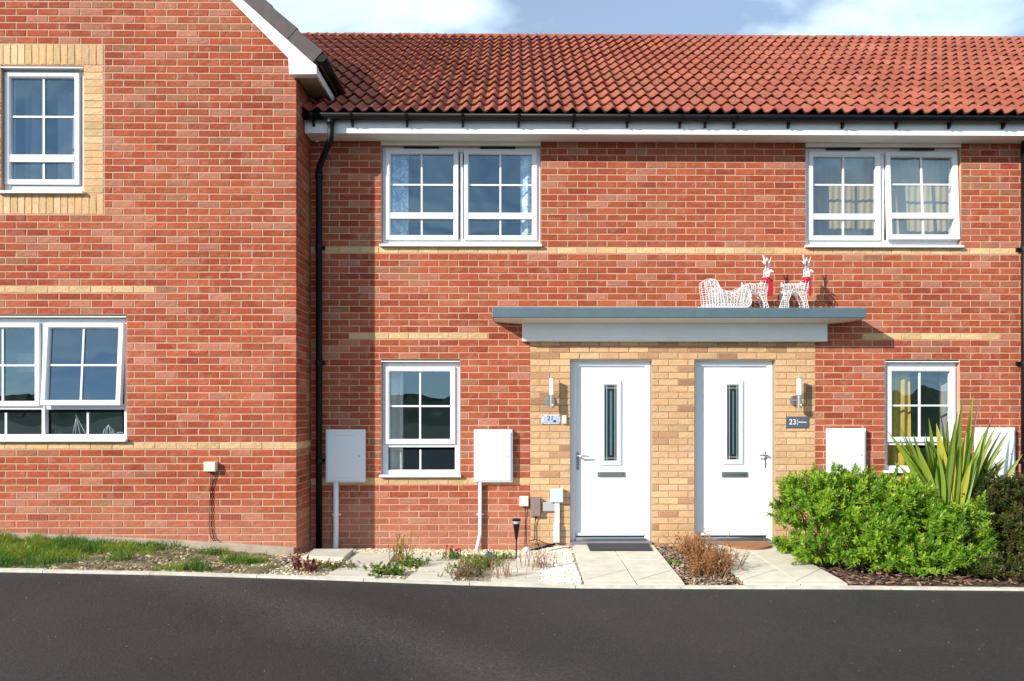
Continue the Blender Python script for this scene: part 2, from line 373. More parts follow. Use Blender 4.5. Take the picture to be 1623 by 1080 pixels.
def lay(y, x0, x1, z0ref, k0, k1, phase, holes, colour, limit=None):
    """courses of stretcher bond on the plane y; returns pieces (x centre, z centre, length, name)"""
    res = []
    for k in range(k0, k1+1):
        z = z0ref+.075*k; hs = [(h[0], h[1]) for h in holes if h[2] < z < h[3]]
        p0 = phase+(.1125 if k % 2 else 0); i0 = math.floor((x0-p0)/.225)-1; i1 = math.ceil((x1-p0)/.225)+1
        xe0, xe1 = x0, x1
        if limit: xe0, xe1 = limit(z, x0, x1)
        for i in range(i0, i1):
            a, b = max(p0+i*.225+JT/2, xe0), min(p0+(i+1)*.225-JT/2, xe1)
            if b-a < .03: continue
            for h0, h1 in hs+[(xe1, 99), (-99, xe0)]:      # no slivers: stretch the last whole brick to an edge
                if 0 < h0-b < .062 and b-a > .05: b = h0-.003
                if 0 < a-h1 < .062 and b-a > .05: a = h1+.003
            if b-a < .058 and k % 1 == 0 and any(abs(b-h[0]) < .004 or abs(a-h[1]) < .004 for h in hs+[(xe1, 99), (-99, xe0)]): continue
            for aa, bb in cut((a, b), hs):
                res.append(((aa+bb)/2, z, bb-aa, colour((aa+bb)/2, z, k)))
    return res
def place_bricks(house, y, pieces, nmax=300, rot=False):
    """the pieces that show largest become objects, the rest one joined part"""
    cnt = {}; rest = {}; c0 = Vector((.15, CAMY, ZC))
    pieces = sorted(pieces, key=lambda p: (Vector((p[0], y, p[1]))-c0).length-(p[2] > .2)*.4)
    for x, z, l, nm, *sp in pieces:
        vert = bool(sp and sp[0] == 'v')
        if cnt.get(nm, 0) < nmax and abs(x) < 5.6 and z < 5.9 and z > -.2:
            cnt[nm] = cnt.get(nm, 0)+1
            piece(nm, R.choice(BV[nm]), (x, y+R.uniform(-.0012, .0012), z), house, (0, math.pi/2 if vert else R.uniform(-.004, .004), 0), (l/BL, 1, 1))
        else:
            tab, mk = TAB[nm]; mb = rest.setdefault(nm, MB())
            mt = Matrix.Translation((x, y, z)) @ (Matrix.Rotation(math.pi/2, 4, 'Y') if vert else Matrix.Identity(4))
            brick_geo(mb, l, BH, pick(tab, R), R, mt)
    for nm, mb in rest.items():
        mb.build({'brick': 'brickwork', 'buff_brick': 'buff_brickwork', 'pale_brick': 'pale_brickwork'}[nm], M[TAB[nm][1]], house, kind='stuff', fix=False)
def mortar(house, y, x0, x1, z0, z1, holes, mat, top=None):
    xs = sorted({x0, x1, *[min(max(h[i], x0), x1) for h in holes for i in (0, 1)]}); zs = sorted({z0, z1, *[min(max(h[i], z0), z1) for h in holes for i in (2, 3)]})
    mb = MB(); yf = y+.0035
    for i in range(len(xs)-1):
        for k in range(len(zs)-1):
            xm, zm = (xs[i]+xs[i+1])/2, (zs[k]+zs[k+1])/2
            if any(h[0] < xm < h[1] and h[2] < zm < h[3] for h in holes): continue
            mb.quad((xs[i], yf, zs[k]), (xs[i+1], yf, zs[k]), (xs[i+1], yf, zs[k+1]), (xs[i], yf, zs[k+1]))
    for h in holes:
        a, b, c, d = h[:4]; yb = y+.13
        mb.quad((a, yf, c), (a, yb, c), (a, yb, d), (a, yf, d)); mb.quad((b, yf, c), (b, yf, d), (b, yb, d), (b, yb, c))
        mb.quad((a, yf, d), (a, yb, d), (b, yb, d), (b, yf, d)); mb.quad((a, yf, c), (b, yf, c), (b, yb, c), (a, yb, c))
    if top: top(mb, yf)
    return mb.build('wall', mat, house, fix=False)

# ------------------------------------------------------------------ windows
def window(house, y, hole, lights, sill, lintel=True, room=None, label=None):
    x0, x1, z0, z1 = hole
    f = MB(); yf = y+.06
    zt = z1-(.035 if lintel else .0)
    f.ring(x0+.003, x1-.003, sill-.012, zt, [(0, yf), (.052, yf), (.060, yf+.012), (.060, yf+.07), (0, yf+.07)])
    for i in range(len(lights)-1):
        m0 = (lights[i]['g'][1]+lights[i+1]['g'][0])/2
        f.box(m0-.017, m0+.017, yf+.002, yf+.068, sill+.046, zt-.058)
    for li in lights:
        if 'split' in li:
            zm = li['split']; a, b = li['fx']; f.box(a-.03, b+.03, yf+.003, yf+.066, zm-.03, zm+.03)
    if 'split' not in lights[0]: f.box(x0+.061, x1-.061, yf+.003, yf+.066, sill-.011, sill+.078)
    wd = f.build('window', M['upvc'], house, bev=.003)
    if label: wd['label'] = label
    s = MB(); s.box(x0-.015, x1+.015, y-.045, yf-.001, sill-.028, sill); s.build('sill', M['upvc'], wd, bev=.005)
    if lintel:
        s = MB(); s.box(x0+.002, x1-.002, y-.004, y+.10, z1-.030, z1-.018); s.build('lintel', M['upvc2'], wd)
    for li in lights:
        gx0, gx1, gt, gm, ub, ub2 = li['g'][0], li['g'][1], *li['gz']     # upper glass top, upper glass bottom, lower glass top, bottom
        mt = Matrix.Identity(4)
        if li.get('tilt'):
            piv = Vector((0, yf, gt+.06)); mt = Matrix.Translation(piv) @ Matrix.Rotation(-li['tilt'], 4, 'X') @ Matrix.Translation(-piv)
        ys = yf-.022; yg = yf+.012
        full = 'split' not in li
        zb = ub2 if full else gm
        s = MB(); e = .058
        s.ring(gx0-e, gx1+e, zb-e, gt+e, [(0, ys+.004), (.004, ys), (e-.014, ys), (e, ys+.014), (e, ys+.05), (0, ys+.05)])
        if full: s.box(gx0-.001, gx1+.001, ys+.003, ys+.05, ub+.004, gm-.004)
        s.xform(mt).build('sash', M['upvc'], wd, bev=.002)
        vb, hb = li['v'], li['h']
        areas = [(gx0, gx1, gm, gt, vb, hb)]
        low = (gx0, gx1, ub2, ub, li.get('v2', vb), None)
        if not full: low = (li['fx'][0], li['fx'][1], ub2, ub, li.get('v2', vb), None)
        areas.append(low)
        for ai, (a, b, c, d, v_, h_) in enumerate(areas):
            m_ = mt if (full or ai == 0) else Matrix.Identity(4)
            yy = yg if (full or ai == 0) else yf+.03
            s = MB(); s.box(v_-.010, v_+.010, yy-.008, yy+.004, c-.003, d+.003)
            if h_:
                s.box(a-.003, v_-.0105, yy-.008, yy+.004, h_-.010, h_+.010); s.box(v_+.0105, b+.003, yy-.008, yy+.004, h_-.010, h_+.010)
            s.xform(m_).build('glazing_bar', M['upvc'], wd)
            zz = [(c, d)] if not h_ else [(c, h_), (h_, d)]
            for q0, q1 in zz:
                for r0, r1 in ((a, v_), (v_, b)):
                    g = MB(); g.quad((r0-.002, yy+.006, q0-.002), (r1+.002, yy+.006, q0-.002), (r1+.002, yy+.006, q1+.002), (r0-.002, yy+.006, q1+.002))
                    g.xform(m_).build('pane', M['glass'], wd, fix=False)
    # the room behind it
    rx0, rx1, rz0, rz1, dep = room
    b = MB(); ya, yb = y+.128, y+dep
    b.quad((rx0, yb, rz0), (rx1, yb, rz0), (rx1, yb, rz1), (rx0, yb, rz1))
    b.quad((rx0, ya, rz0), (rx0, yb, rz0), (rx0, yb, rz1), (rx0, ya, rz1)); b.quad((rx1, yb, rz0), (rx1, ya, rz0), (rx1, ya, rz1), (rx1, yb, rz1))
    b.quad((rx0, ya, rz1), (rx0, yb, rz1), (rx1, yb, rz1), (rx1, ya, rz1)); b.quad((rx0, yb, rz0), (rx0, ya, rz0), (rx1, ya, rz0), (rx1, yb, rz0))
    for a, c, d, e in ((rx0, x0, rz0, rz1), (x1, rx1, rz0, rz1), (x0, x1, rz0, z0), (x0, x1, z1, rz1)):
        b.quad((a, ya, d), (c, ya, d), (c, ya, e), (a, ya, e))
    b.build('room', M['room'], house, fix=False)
    return wd
def light(y, gl, gr, zs, v, h, **k):
    yg = y+.072
    d = dict(g=(X(gl, yg), X(gr, yg)), gz=tuple(Z(q, yg) for q in zs), v=X(v, yg), h=Z(h, yg))
    if 'split' in k: d['split'] = Z(k['split'], y+.06)
    if 'fx' in k: d['fx'] = (X(k['fx'][0], yg), X(k['fx'][1], yg))
    if 'v2' in k: d['v2'] = X(k['v2'], yg)
    if 'tilt' in k: d['tilt'] = k['tilt']
    return d

GY = -.53                      # plane of the projecting gable front
RW = X(491)                    # where the gable's return wall meets the main wall
GX = at(470, 500, GY).x        # gable corner
PARTY, PARTY2, END = X(1068), X(1617), X(1617)+4.0
Z0 = .708; EAVE_Z = at(818, 212.5, -.256).z; SOF = EAVE_Z+.012

terrace_group = 'terraced brick houses of the row'
hg = thing('brick_house', 'gabled red brick house projecting forward on the left, buff brick surround round its upper window', 'house', ((-6.6+GX)/2, 0, 0), terrace_group)
ha = thing('brick_house', 'red brick house with blue patterned upstairs curtains and white door numbered 21', 'house', ((RW+PARTY)/2, 0, 0), terrace_group)
hb = thing('brick_house', 'red brick house with cream upstairs blinds and white door beside plaque 23', 'house', ((PARTY+PARTY2)/2, 0, 0), terrace_group)
hc = thing('brick_house', 'last red brick house of the row, mostly roof, beyond the right-hand black downpipe', 'house', ((PARTY2+END)/2, 0, 0), terrace_group)

# openings, main wall (snapped to courses)
snap = lambda z: Z0+.0375+.075*round((z-Z0-.0375)/.075)
W1 = (X(604), X(857), snap(Z(391)), SOF-.045); W2 = (X(1277), X(1523), snap(Z(391)), SOF-.045)
W3 = (X(604), X(729), snap(Z(758)), snap(Z(571))); W4 = (X(1403), X(1521), snap(Z(752)), snap(Z(571)))
DZ = snap(Z(572)); D1 = (X(904), X(1033.5), -.3, DZ); D2 = (X(1101), X(1229), -.3, DZ)
PX0, PX1, PZ1 = X(840.5), X(1292), snap(Z(541))+.15
yph = X(600.7)-.1125           # joint phase from the pale band
def band_colour(x, z, k):
    if k in (35, 0): return 'pale_brick'
    if k == 22 and (X(554) < x < X(777) or X(1354) < x < X(1572)): return 'pale_brick'
    return 'brick'
holes = [W1, W2, W3, W4, (PX0+.003, PX1-.003, -.5, PZ1)]
kbot, ktop = -12, int((SOF-Z0)/.075)
bigger = [(h[0]-.001, h[1]+.001, h[2], h[3]+(.3 if i < 2 else 0)) for i, h in enumerate(holes)]
all_red = lay(0, RW+.004, END, Z0, kbot, ktop, yph, bigger, band_colour)
all_buff = lay(0, PX0, PX1, Z0, kbot, int(round((PZ1-Z0)/.075))-1, PX0-.0, [D1, D2], lambda x, z, k: 'buff_brick')
for house, a, b in ((ha, RW+.004, PARTY), (hb, PARTY, PARTY2), (hc, PARTY2, END)):
    pcs = [p for p in all_red if p[1] > -.25 and a <= p[0] < b]
    buff = [p for p in all_buff if a <= p[0] < b]
    place_bricks(house, 0, pcs+[p for p in buff if p[1] > -.25])
    hs = [h for h in holes[:4] if h[0] < b and h[1] > a]; reds = hs+([(max(PX0, a-.01), min(PX1, b+.01), -.5, PZ1)] if buff else [])
    mortar(house, 0, a, b, -.35, SOF-.002, hs+([(max(PX0, a), min(PX1, b), -.35, PZ1)] if buff else []), M['mortar'])
    if buff:
        w = mortar(house, 0, max(PX0, a), min(PX1, b), -.35, PZ1, [(d[0], d[1], -.35, d[3]) for d in (D1, D2) if d[0] > a and d[1] < b], M['mortar_buff'])
room1 = (RW+.3, PARTY-.2, 2.55, 4.85, 3.2)
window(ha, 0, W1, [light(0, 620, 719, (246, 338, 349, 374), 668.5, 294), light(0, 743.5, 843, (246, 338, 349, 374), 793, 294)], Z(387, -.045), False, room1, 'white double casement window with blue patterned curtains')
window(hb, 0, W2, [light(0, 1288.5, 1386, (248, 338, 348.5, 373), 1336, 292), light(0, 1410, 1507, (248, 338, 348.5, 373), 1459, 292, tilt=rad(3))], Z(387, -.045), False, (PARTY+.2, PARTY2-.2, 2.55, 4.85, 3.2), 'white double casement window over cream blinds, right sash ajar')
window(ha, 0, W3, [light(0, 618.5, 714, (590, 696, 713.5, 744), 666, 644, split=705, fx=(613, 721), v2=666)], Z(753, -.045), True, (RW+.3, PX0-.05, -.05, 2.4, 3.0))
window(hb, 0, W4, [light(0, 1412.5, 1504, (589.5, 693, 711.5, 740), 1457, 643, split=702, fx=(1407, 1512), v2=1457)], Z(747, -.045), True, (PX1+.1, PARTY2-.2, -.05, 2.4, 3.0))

# ---- gable house walls
gz0 = 1.140; gsn = lambda z: gz0+.0375+.075*round((z-gz0-.0375)/.075)
gX = lambda px: X(px, GY)
gZ = lambda py: Z(py, GY, 300)
W5 = (gX(1), gX(132.5), gsn(gZ(303)), gsn(gZ(103.4))); W6 = (gX(-72), gX(200.5), gsn(gZ(701)), gsn(gZ(500)))
QX0, QX1, QZ0, QZ1 = gX(-33), gX(164.5), gsn(gZ(340)), gsn(gZ(70))
# right-hand slope of the gable (bargeboard underside) in the plane of the wall
ba, bb_ = at(366, 0, GY-.06), at(457, 92, GY-.06); slope = (ba.z-bb_.z)/(bb_.x-ba.x)
GLEFT = -6.7; APX = (GLEFT-.0+GX)/2-.1
def rake(x): return bb_.z+slope*(bb_.x-x) if x > APX else bb_.z+slope*(bb_.x-2*APX+x)
def lim(z, x0, x1):
    if z < bb_.z: return x0, x1
    dxx = (z-.12-bb_.z)/slope; return max(x0, 2*APX-bb_.x+dxx), min(x1, bb_.x-dxx)
def gcol(x, z, k):
    if k == 0: return 'pale_brick' if gX(200) < x else ('pale_brick' if x > gX(-80) else 'brick')
    if k == 22 and x < gX(250): return 'pale_brick'
    return 'brick'
gph = gX(42.0)
gholes = [W5, W6, (QX0, QX1+.004, QZ0, QZ1)]
gp = lay(GY, GLEFT, GX, gz0, -16, 95, gph, gholes, gcol, lim)
vents0 = [(gX(66), gz0+.075*round((gZ(818.5)-gz0)/.075)), (gX(370.5), gz0+.075*round((gZ(818.5)-gz0)/.075))]
vents = []
for v in vents0: b_ = min(gp, key=lambda p: abs(p[0]-v[0])+abs(p[1]-v[1])*3+(p[2] < .2)); vents.append((b_[0], b_[1]))
gp = [p for p in gp if p[1] > -.2 and not any(abs(p[1]-v[1]) < .02 and abs(p[0]-v[0]) < .112 for v in vents)]
q = []
n = int((QX1-QX0)/.075)
for i in range(n):
    xx = QX1-.0375-i*.075
    q.append((xx, QZ1-.1125-.001, .213, 'pale_brick', 'v')); q.append((xx, QZ0+.1125+.001, .213, 'pale_brick', 'v'))
nr = int(round((QZ1-.225-QZ0-.225)/.075))
for i in range(nr):
    zz = QZ0+.225+.0375+.075*i
    for a, b in ((W5[1], QX1-.004), (QX0+.004, W5[0]-.0)): q.append(((a+b)/2, zz, b-a-.004, 'pale_brick'))
place_bricks(hg, GY, gp+q)
def gtop(mb, yf):
    zt = bb_.z; mb.add([(GLEFT, yf, zt), (GX, yf, zt), (APX, yf, rake(APX)-.02)], [(0, 1, 2)])
    # return wall of the projection
    mb.quad((GX-.006, GY+.006, -.35), (GX-.006, .2, -.35), (GX-.006, .2, 5.2), (GX-.006, GY+.006, 5.2))
mortar(hg, GY, GLEFT, GX-.006, -.35, bb_.z, [W5, W6], M['mortar'], gtop)
rb = {'brick': MB(), 'pale_brick': MB()}
for k in range(-16, 53):                       # bricks of the return
    z = gz0+.075*k
    for (a, b) in (((GY+.002, GY+.107), (GY+.117, GY+.332), (GY+.342, GY+.528)) if k % 2 else ((GY+.055, GY+.217), (GY+.227, GY+.442), (GY+.452, GY+.528))):
        nm = 'pale_brick' if k == 0 else 'brick'
        brick_geo(rb[nm], b-a, BH, pick(TAB[nm][0], R), R, Matrix.Translation((GX, (a+b)/2, z)) @ Matrix.Rotation(math.pi/2, 4, 'Z'))
rb['brick'].build('return_brickwork', M['red'], hg, kind='stuff', fix=False); rb['pale_brick'].build('return_band', M['buff'], hg, kind='stuff', fix=False)
for vx, vz in vents:
    mb = MB(); mb.box(vx-.106, vx+.106, GY+.004, GY+.05, vz-.032, vz+.032)
    v = mb.build('air_brick', simple('terracotta', (.34, .07, .035), .8), hg)
    mb = MB()
    for i in range(13): mb.box(vx-.1+i*.0165, vx-.1+i*.0165+.007, GY-.003, GY+.0035, vz-.028, vz+.028)
    for zz in (-.03, -.002, .026): mb.box(vx-.104, vx+.104, GY-.0045, GY-.0032, vz+zz, vz+zz+.005)
    mb.build('grille', simple('terracotta bars', (.42, .10, .05), .8), v)
window(hg, GY, W5, [light(GY, 19, 120, (129, 249, 261.5, 288), 70, 189)], Z(302, GY-.045, 60), True, (gX(-60), gX(300), 2.9, 5.35, 3.0), 'white casement window in a buff brick surround')
window(hg, GY, W6, [light(GY, -57, 57, (522, 636, 655, 688), 5, 580, split=645, fx=(-64, 66), v2=8), light(GY, 82, 190, (522, 635, 654, 688), 134, 580, split=645, fx=(79, 192), v2=138, tilt=rad(4.2))], Z(696.5, GY-.045, 60), True, (gX(-140), gX(330), .1, 2.75, 3.0), 'wide white window with its right sash tilted open')
# concrete ledge along the foot of the gable
def gable_base(px): return 843+ (px/470.0)*28
pts = [(-60, 841, 849), (0, 844.5, 852), (280, 856.8, 865), (466, 868.8, 884)]
mb = MB(); yl = GY-.05
tops = [at(p[0], p[1], yl) for p in pts]; bots = [at(p[0], p[2], yl) for p in pts]
tops[0].x = GLEFT; bots[0].x = GLEFT
for i in range(3):
    a, b = tops[i], tops[i+1]; c, d = bots[i], bots[i+1]
    mb.prism([(a.x, yl), (b.x-.004, yl), (b.x-.004, GY+.02), (a.x, GY+.02)], [c.z-.15, d.z-.15, d.z-.15, c.z-.15], [a.z, b.z, b.z, a.z])
mb.build('base_ledge', M['ledge'], hg, bev=.004)

# ------------------------------------------------------------------ main roof
EY = -.33; EZ = at(818, 182.5, EY).z; RY = 3.30; RZ = at(818, 60, RY).z
NR = 15; SL = math.hypot(RY-EY, RZ-EZ); pit = math.atan2(RZ-EZ, RY-EY); GA = SL/NR; TW = .292
def wave(u):                       # two rolls across one tile
    w = (u*2) % 1.0
    return .5-.5*math.cos(2*math.pi*(w**1.55))
def tile_variant(r):
    mb = MB(); n = 16; col = pick([((.275, .080, .048), .6), ((.25, .072, .044), .25), ((.295, .088, .054), .15)], r)
    A = .046; ln = GA+.075; t0 = .039; vs = []
    for i in range(n+1):
        u = i/n; x = u*(TW+.004); h = A*wave(u)+r.uniform(-.0006, .0006)
        vs += [(x, 0, h+t0), (x, ln, h+.002), (x, .002, h+t0-.016)]
    fs = []
    for i in range(n):
        a, b = 3*i, 3*(i+1); fs += [(a, b, b+1, a+1), (a+2, b+2, b, a)]
    fs += [(2, 0, 1), (3*n, 3*n+2, 3*n+1)]
    mb.add(vs, fs, col); me = mb.mesh('roof_tile', M['tile'], smooth=False)
    return me
TV = [tile_variant(random.Random(i)) for i in range(24)]
def roof(house, xa, xb, cols):
    mb = MB(); nrm = Vector((0, -math.sin(pit), math.cos(pit))); o = -nrm*.012
    a0, b0 = Vector((xa, EY+.04, EZ+.04*math.tan(pit))), Vector((xb, EY+.04, EZ+.04*math.tan(pit)))
    a1, b1 = Vector((xa, RY, RZ)), Vector((xb, RY, RZ)); th = -nrm*.05
    vs = [a0+o, b0+o, b1+o, a1+o, a0+o+th, b0+o+th, b1+o+th, a1+o+th]
    mb.add(vs, [(0, 1, 2, 3), (7, 6, 5, 4), (0, 4, 5, 1), (1, 5, 6, 2), (2, 6, 7, 3), (3, 7, 4, 0)])
    mb.add([(xa, RY+.002, RZ-.03), (xb, RY+.002, RZ-.03), (xb, RY+3.5, EZ), (xa, RY+3.5, EZ)], [(0, 1, 2, 3)])
    rf = mb.build('roof', M['deck'], house)
    for r in range(NR):
        for c in cols:
            x = RX0+c*TW
            s = r*GA; p = Vector((x, EY+s*math.cos(pit), EZ+s*math.sin(pit)))+nrm*.004
            if x < RW-.3 and s < (-x+RW)*1.0+0.1: continue
            piece('roof_tile', R.choice(TV), p+Vector((R.uniform(-.002, .002), 0, R.uniform(-.002, .002))), rf, (pit+R.uniform(-.009, .009), R.uniform(-.006, .006), R.uniform(-.008, .008)))
    return rf
RX0 = RW-1.2*TW-3*TW
ncA = int(round((PARTY-RX0)/TW)); ncB = int(round((PARTY2-RX0)/TW)); ncC = int(round((END-RX0)/TW))
rfa = roof(ha, RX0, RX0+ncA*TW, range(0, ncA)); rfb = roof(hb, RX0+ncA*TW, RX0+ncB*TW, range(ncA, ncB)); rfc = roof(hc, RX0+ncB*TW, RX0+ncC*TW, range(ncB, ncC))
rm = MB()
for i in range(9):
    th0, th1 = rad(-10+i*200/9), rad(-10+(i+1)*200/9)
    P = lambda x, th, r_: (x, -r_*math.cos(th), r_*math.sin(th))
    rm.quad(P(0, th0, .115), P(.445, th0, .11), P(.445, th1, .11), P(0, th1, .115), (.30, .085, .05))
rme = rm.mesh('ridge_tile', M['tile'], smooth=True)
for rf, a, b in ((rfa, RX0, RX0+ncA*TW), (rfb, RX0+ncA*TW, RX0+ncB*TW), (rfc, RX0+ncB*TW, RX0+ncC*TW)):
    k = int(round((b-a)/.45))
    for i in range(k): piece('ridge_tile', rme, (a+i*(b-a)/k, RY, RZ-.065+R.uniform(-.003, .003)), rf, None, ((b-a)/k/.45, 1, 1))
# fascia and soffit
for house, a, b in ((ha, GX+.004, PARTY-.001), (hb, PARTY+.001, PARTY2-.001), (hc, PARTY2+.001, END)):
    mb = MB(); mb.box(a, b, -.256, -.236, EAVE_Z, EZ-.005); mb.build('fascia', M['upvc2'], house, bev=.003)
    mb = MB(); mb.box(a, b, -.2355, .004, SOF, SOF+.012)
    i = a
    mb.build('soffit', M['soffit'], house)
    if house in (ha, hb):
        w = W1 if house is ha else W2
        mb = MB(); mb.box(w[0]+.002, w[1]-.002, -.006, .12, W1[3]+.002, SOF-.002); mb.build('head_trim', M['soffit'], house)
        for q0, q1 in ((.14, .36), (.62, .84)):
            mb = MB(); mb.box(w[0]+(w[1]-w[0])*q0, w[0]+(w[1]-w[0])*q1, .025, .05, W1[3]-.02, W1[3]-.006); mb.build('trickle_vent', M['black'], house)

# ---- gable roof: bargeboard, box end, verge caps, side fascia, gutter
yb0, yb1 = GY-.095, GY-.065
P = lambda px, py, y=yb0: at(px, py, y)
def xz(px, py, y=yb0): p_ = at(px, py, y); return (p_.x, p_.z)
lo1, lo0 = xz(457, 92), xz(366, 0); up1, up0 = xz(502, 104), xz(390, 0)
def ext(p1, p0, x): return (x, p1[1]+(p0[1]-p1[1])*(x-p1[0])/(p0[0]-p1[0]))
mb = MB(); mb.yprism([lo1, ext(lo1, lo0, APX), ext(up1, up0, APX), ext(up1, up0, xz(463, 75)[0])], yb0, yb1); mb.build('bargeboard', M['upvc2'], hg, bev=.003)
mb = MB(); u463 = ext(up1, up0, xz(463.4, 75)[0]); mb.yprism([(lo1[0]+.001, lo1[1]-.001), xz(458.5, 118.5), xz(502, 118), up1, (u463[0]+.002, u463[1]-.002)], yb0-.004, yb1+.05); mb.build('box_end', M['upvc2'], hg, bev=.003)
lb, ub_ = lo1, up1                                   # left-hand rake, out of view, mirrored
mir = lambda p_: (2*APX-p_[0], p_[1])
mb = MB(); mb.yprism([mir(lo1), mir(ext(lo1, lo0, APX-.0)), mir(ext(up1, up0, APX)), mir(up1)], yb0, yb1); mb.build('bargeboard', M['upvc2'], hg)
# roof slopes of the gable
gs = (up0[1]-up1[1])/(up1[0]-up0[0]); ang = math.atan(gs)
EX, EZg = at(508, 100, yb0).x+.0, at(508, 100, yb0).z+.03
apz = EZg+gs*(EX-APX)
mb = MB()
for sgn in (1, -1):
    e = EX if sgn > 0 else 2*APX-EX
    mb.add([(e, yb0+.02, EZg), (APX, yb0+.02, apz), (APX, 4.5, apz), (e, 4.5 if sgn > 0 else 4.5, EZg), (e, yb0+.02, EZg-.05), (APX, yb0+.02, apz-.06), (APX, 4.5, apz-.06), (e, 4.5, EZg-.05)],
           [(0, 1, 2, 3), (7, 6, 5, 4), (0, 4, 5, 1), (1, 5, 6, 2), (2, 6, 7, 3), (3, 7, 4, 0)])
grf = mb.build('roof', M['gtile'], hg)
gt = MB(); dn = Vector((math.sin(ang), 0, math.cos(ang))); dsl = Vector((-math.cos(ang), 0, math.sin(ang)))
for r in range(11):
    for c in range(14):
        o = Vector((EX, yb0+.12+c*.30, EZg))+dsl*(r*.33)+dn*.01
        a, b, u = o, o+Vector((0, .295, 0)), dsl*.36
        gt.add([a+dn*.03, b+dn*.03, b+u+dn*.005, a+u+dn*.005, a+dn*.005, b+dn*.005], [(0, 1, 2, 3), (4, 5, 1, 0)])
gt.build('slope_tiles', M['gtile'], grf, kind='stuff')
vc0 = at(512, 84.5, yb0-.02); vc1 = at(418, 0, yb0-.02); capw = .036
dirv = Vector((vc1.x-vc0.x, 0, vc1.z-vc0.z)).normalized(); nrmv = Vector((dirv.z, 0, -dirv.x))
if nrmv.z < 0: nrmv = -nrmv
lw = at(502, 103.5, yb0-.02); hcap = abs((Vector((lw.x, 0, lw.z))-Vector((vc0.x, 0, vc0.z))).dot(nrmv))+.005
for i in range(9):
    s0 = -.0+i*.352; p0 = Vector((vc0.x, 0, vc0.z))+dirv*s0; step = nrmv*.0
    lo_, hi_ = p0-nrmv*hcap, p0+nrmv*.012
    e = dirv*.358
    mb = MB(); mb.yprism([(lo_.x, lo_.z), (lo_.x+e.x, lo_.z+e.z), (hi_.x+e.x-nrmv.x*.014, hi_.z+e.z-nrmv.z*.014), (hi_.x, hi_.z)], yb0-.05-.004*(i % 2), yb0+.08); mb.build('verge_cap', M['gtile'], hg, bev=.004)
# eaves of the gable running back: fascia, soffit
fx = at(502, 118, yb0).x; zf0 = at(502, 118.5, yb0).z; zf1 = up1[1]
mb = MB(); mb.box(fx-.02, fx-.001, yb1+.052, .5, zf0+.004, zf1-.01); mb.build('side_fascia', M['upvc2'], hg)
mb = MB(); mb.box(GX+.002, fx-.021, yb1+.052, .5, zf0+.02, zf0+.03); mb.build('side_soffit', simple('brown stained soffit', (.42, .33, .22), .7, var=.2, vs=6), hg)

def half_round(mb, p0, p1, r, wall=.006, n=10):
    """gutter channel, open upwards, from p0 to p1"""
    p0, p1 = Vector(p0), Vector(p1); d = (p1-p0).normalized(); side = d.cross(Vector((0, 0, 1))).normalized()
    vs = []
    for p_ in (p0, p1):
        for rr in (r, r-wall):
            for k in range(n+1):
                th = math.pi*k/n; vs.append(p_+side*math.cos(th)*rr-Vector((0, 0, 1))*math.sin(th)*rr)
    m_ = n+1; fs = []
    for k in range(n):
        fs += [(k, k+1, 2*m_+k+1, 2*m_+k), (m_+k+1, m_+k, 3*m_+k, 3*m_+k+1), (k+1, k, m_+k, m_+k+1), (2*m_+k, 2*m_+k+1, 3*m_+k+1, 3*m_+k)]
    fs += [(0, 2*m_, 3*m_, m_), (n, m_+n, 3*m_+n, 2*m_+n)]
    mb.add(vs, fs)
gzc = at(818, 183.5, -.318).z; gr = .056
gut = thing('gutter', 'long black half-round gutter running along the eaves of the red tiled roof', 'gutter', (1.5, -.318, gzc), 'black gutters at the eaves')
mb = MB(); half_round(mb, (GX+.01, -.318, gzc), (END, -.318, gzc), gr); mb.build('channel', M['black'], gut, smooth=True)
bpx = [495, 557, 644, 733, 822, 909, 995, 1079, 1119, 1165, 1252, 1338, 1424, 1508, 1594]
for q in bpx:
    bx = X(q, -.318); mb = MB()
    for k in range(10):
        t0, t1 = math.pi*k/10, math.pi*(k+1)/10; r0, r1 = gr+.001, gr+.007
        pr = [(-.318-math.cos(t)*r_, gzc-math.sin(t)*r_) for t, r_ in ((t0, r0), (t1, r0), (t1, r1), (t0, r1))]
        vs = [(bx-.013, y_, z_) for y_, z_ in pr]+[(bx+.013, y_, z_) for y_, z_ in pr]
        mb.add(vs, [(0, 1, 2, 3), (7, 6, 5, 4), (0, 4, 5, 1), (1, 5, 6, 2), (2, 6, 7, 3), (3, 7, 4, 0)])
    mb.box(bx-.012, bx+.012, -.275, -.2565, gzc-.105, gzc-.02); mb.box(bx-.008, bx+.008, -.30, -.275, gzc-.10, gzc-.06)
    mb.build('gutter_bracket', M['black'], gut)
gx2 = fx+.056; gz2 = at(510, 92, yb0).z
gg = thing('gutter', 'short black gutter running back along the gable eaves above the red tiles', 'gutter', (gx2, -.2, gz2), 'black gutters at the eaves')
mb = MB(); half_round(mb, (gx2, GY-.12, gz2), (gx2, .35, gz2), .058); mb.build('channel', M['black'], gg, smooth=True)
mb = MB(); n = 12; mb.yprism([(gx2+math.cos(math.pi*(1+k/n))*.062, gz2+math.sin(math.pi*(1+k/n))*.062) for k in range(n+1)]+[(gx2+.062, gz2+.012), (gx2-.062, gz2+.012)], GY-.138, GY-.121); mb.build('end_cap', M['black'], gg)
for yy in (-.45, -.15):
    mb = MB(); mb.box(fx+.001, gx2+.06, yy-.012, yy+.012, gz2+.005, gz2+.012); mb.build('gutter_bracket', M['black'], gg)

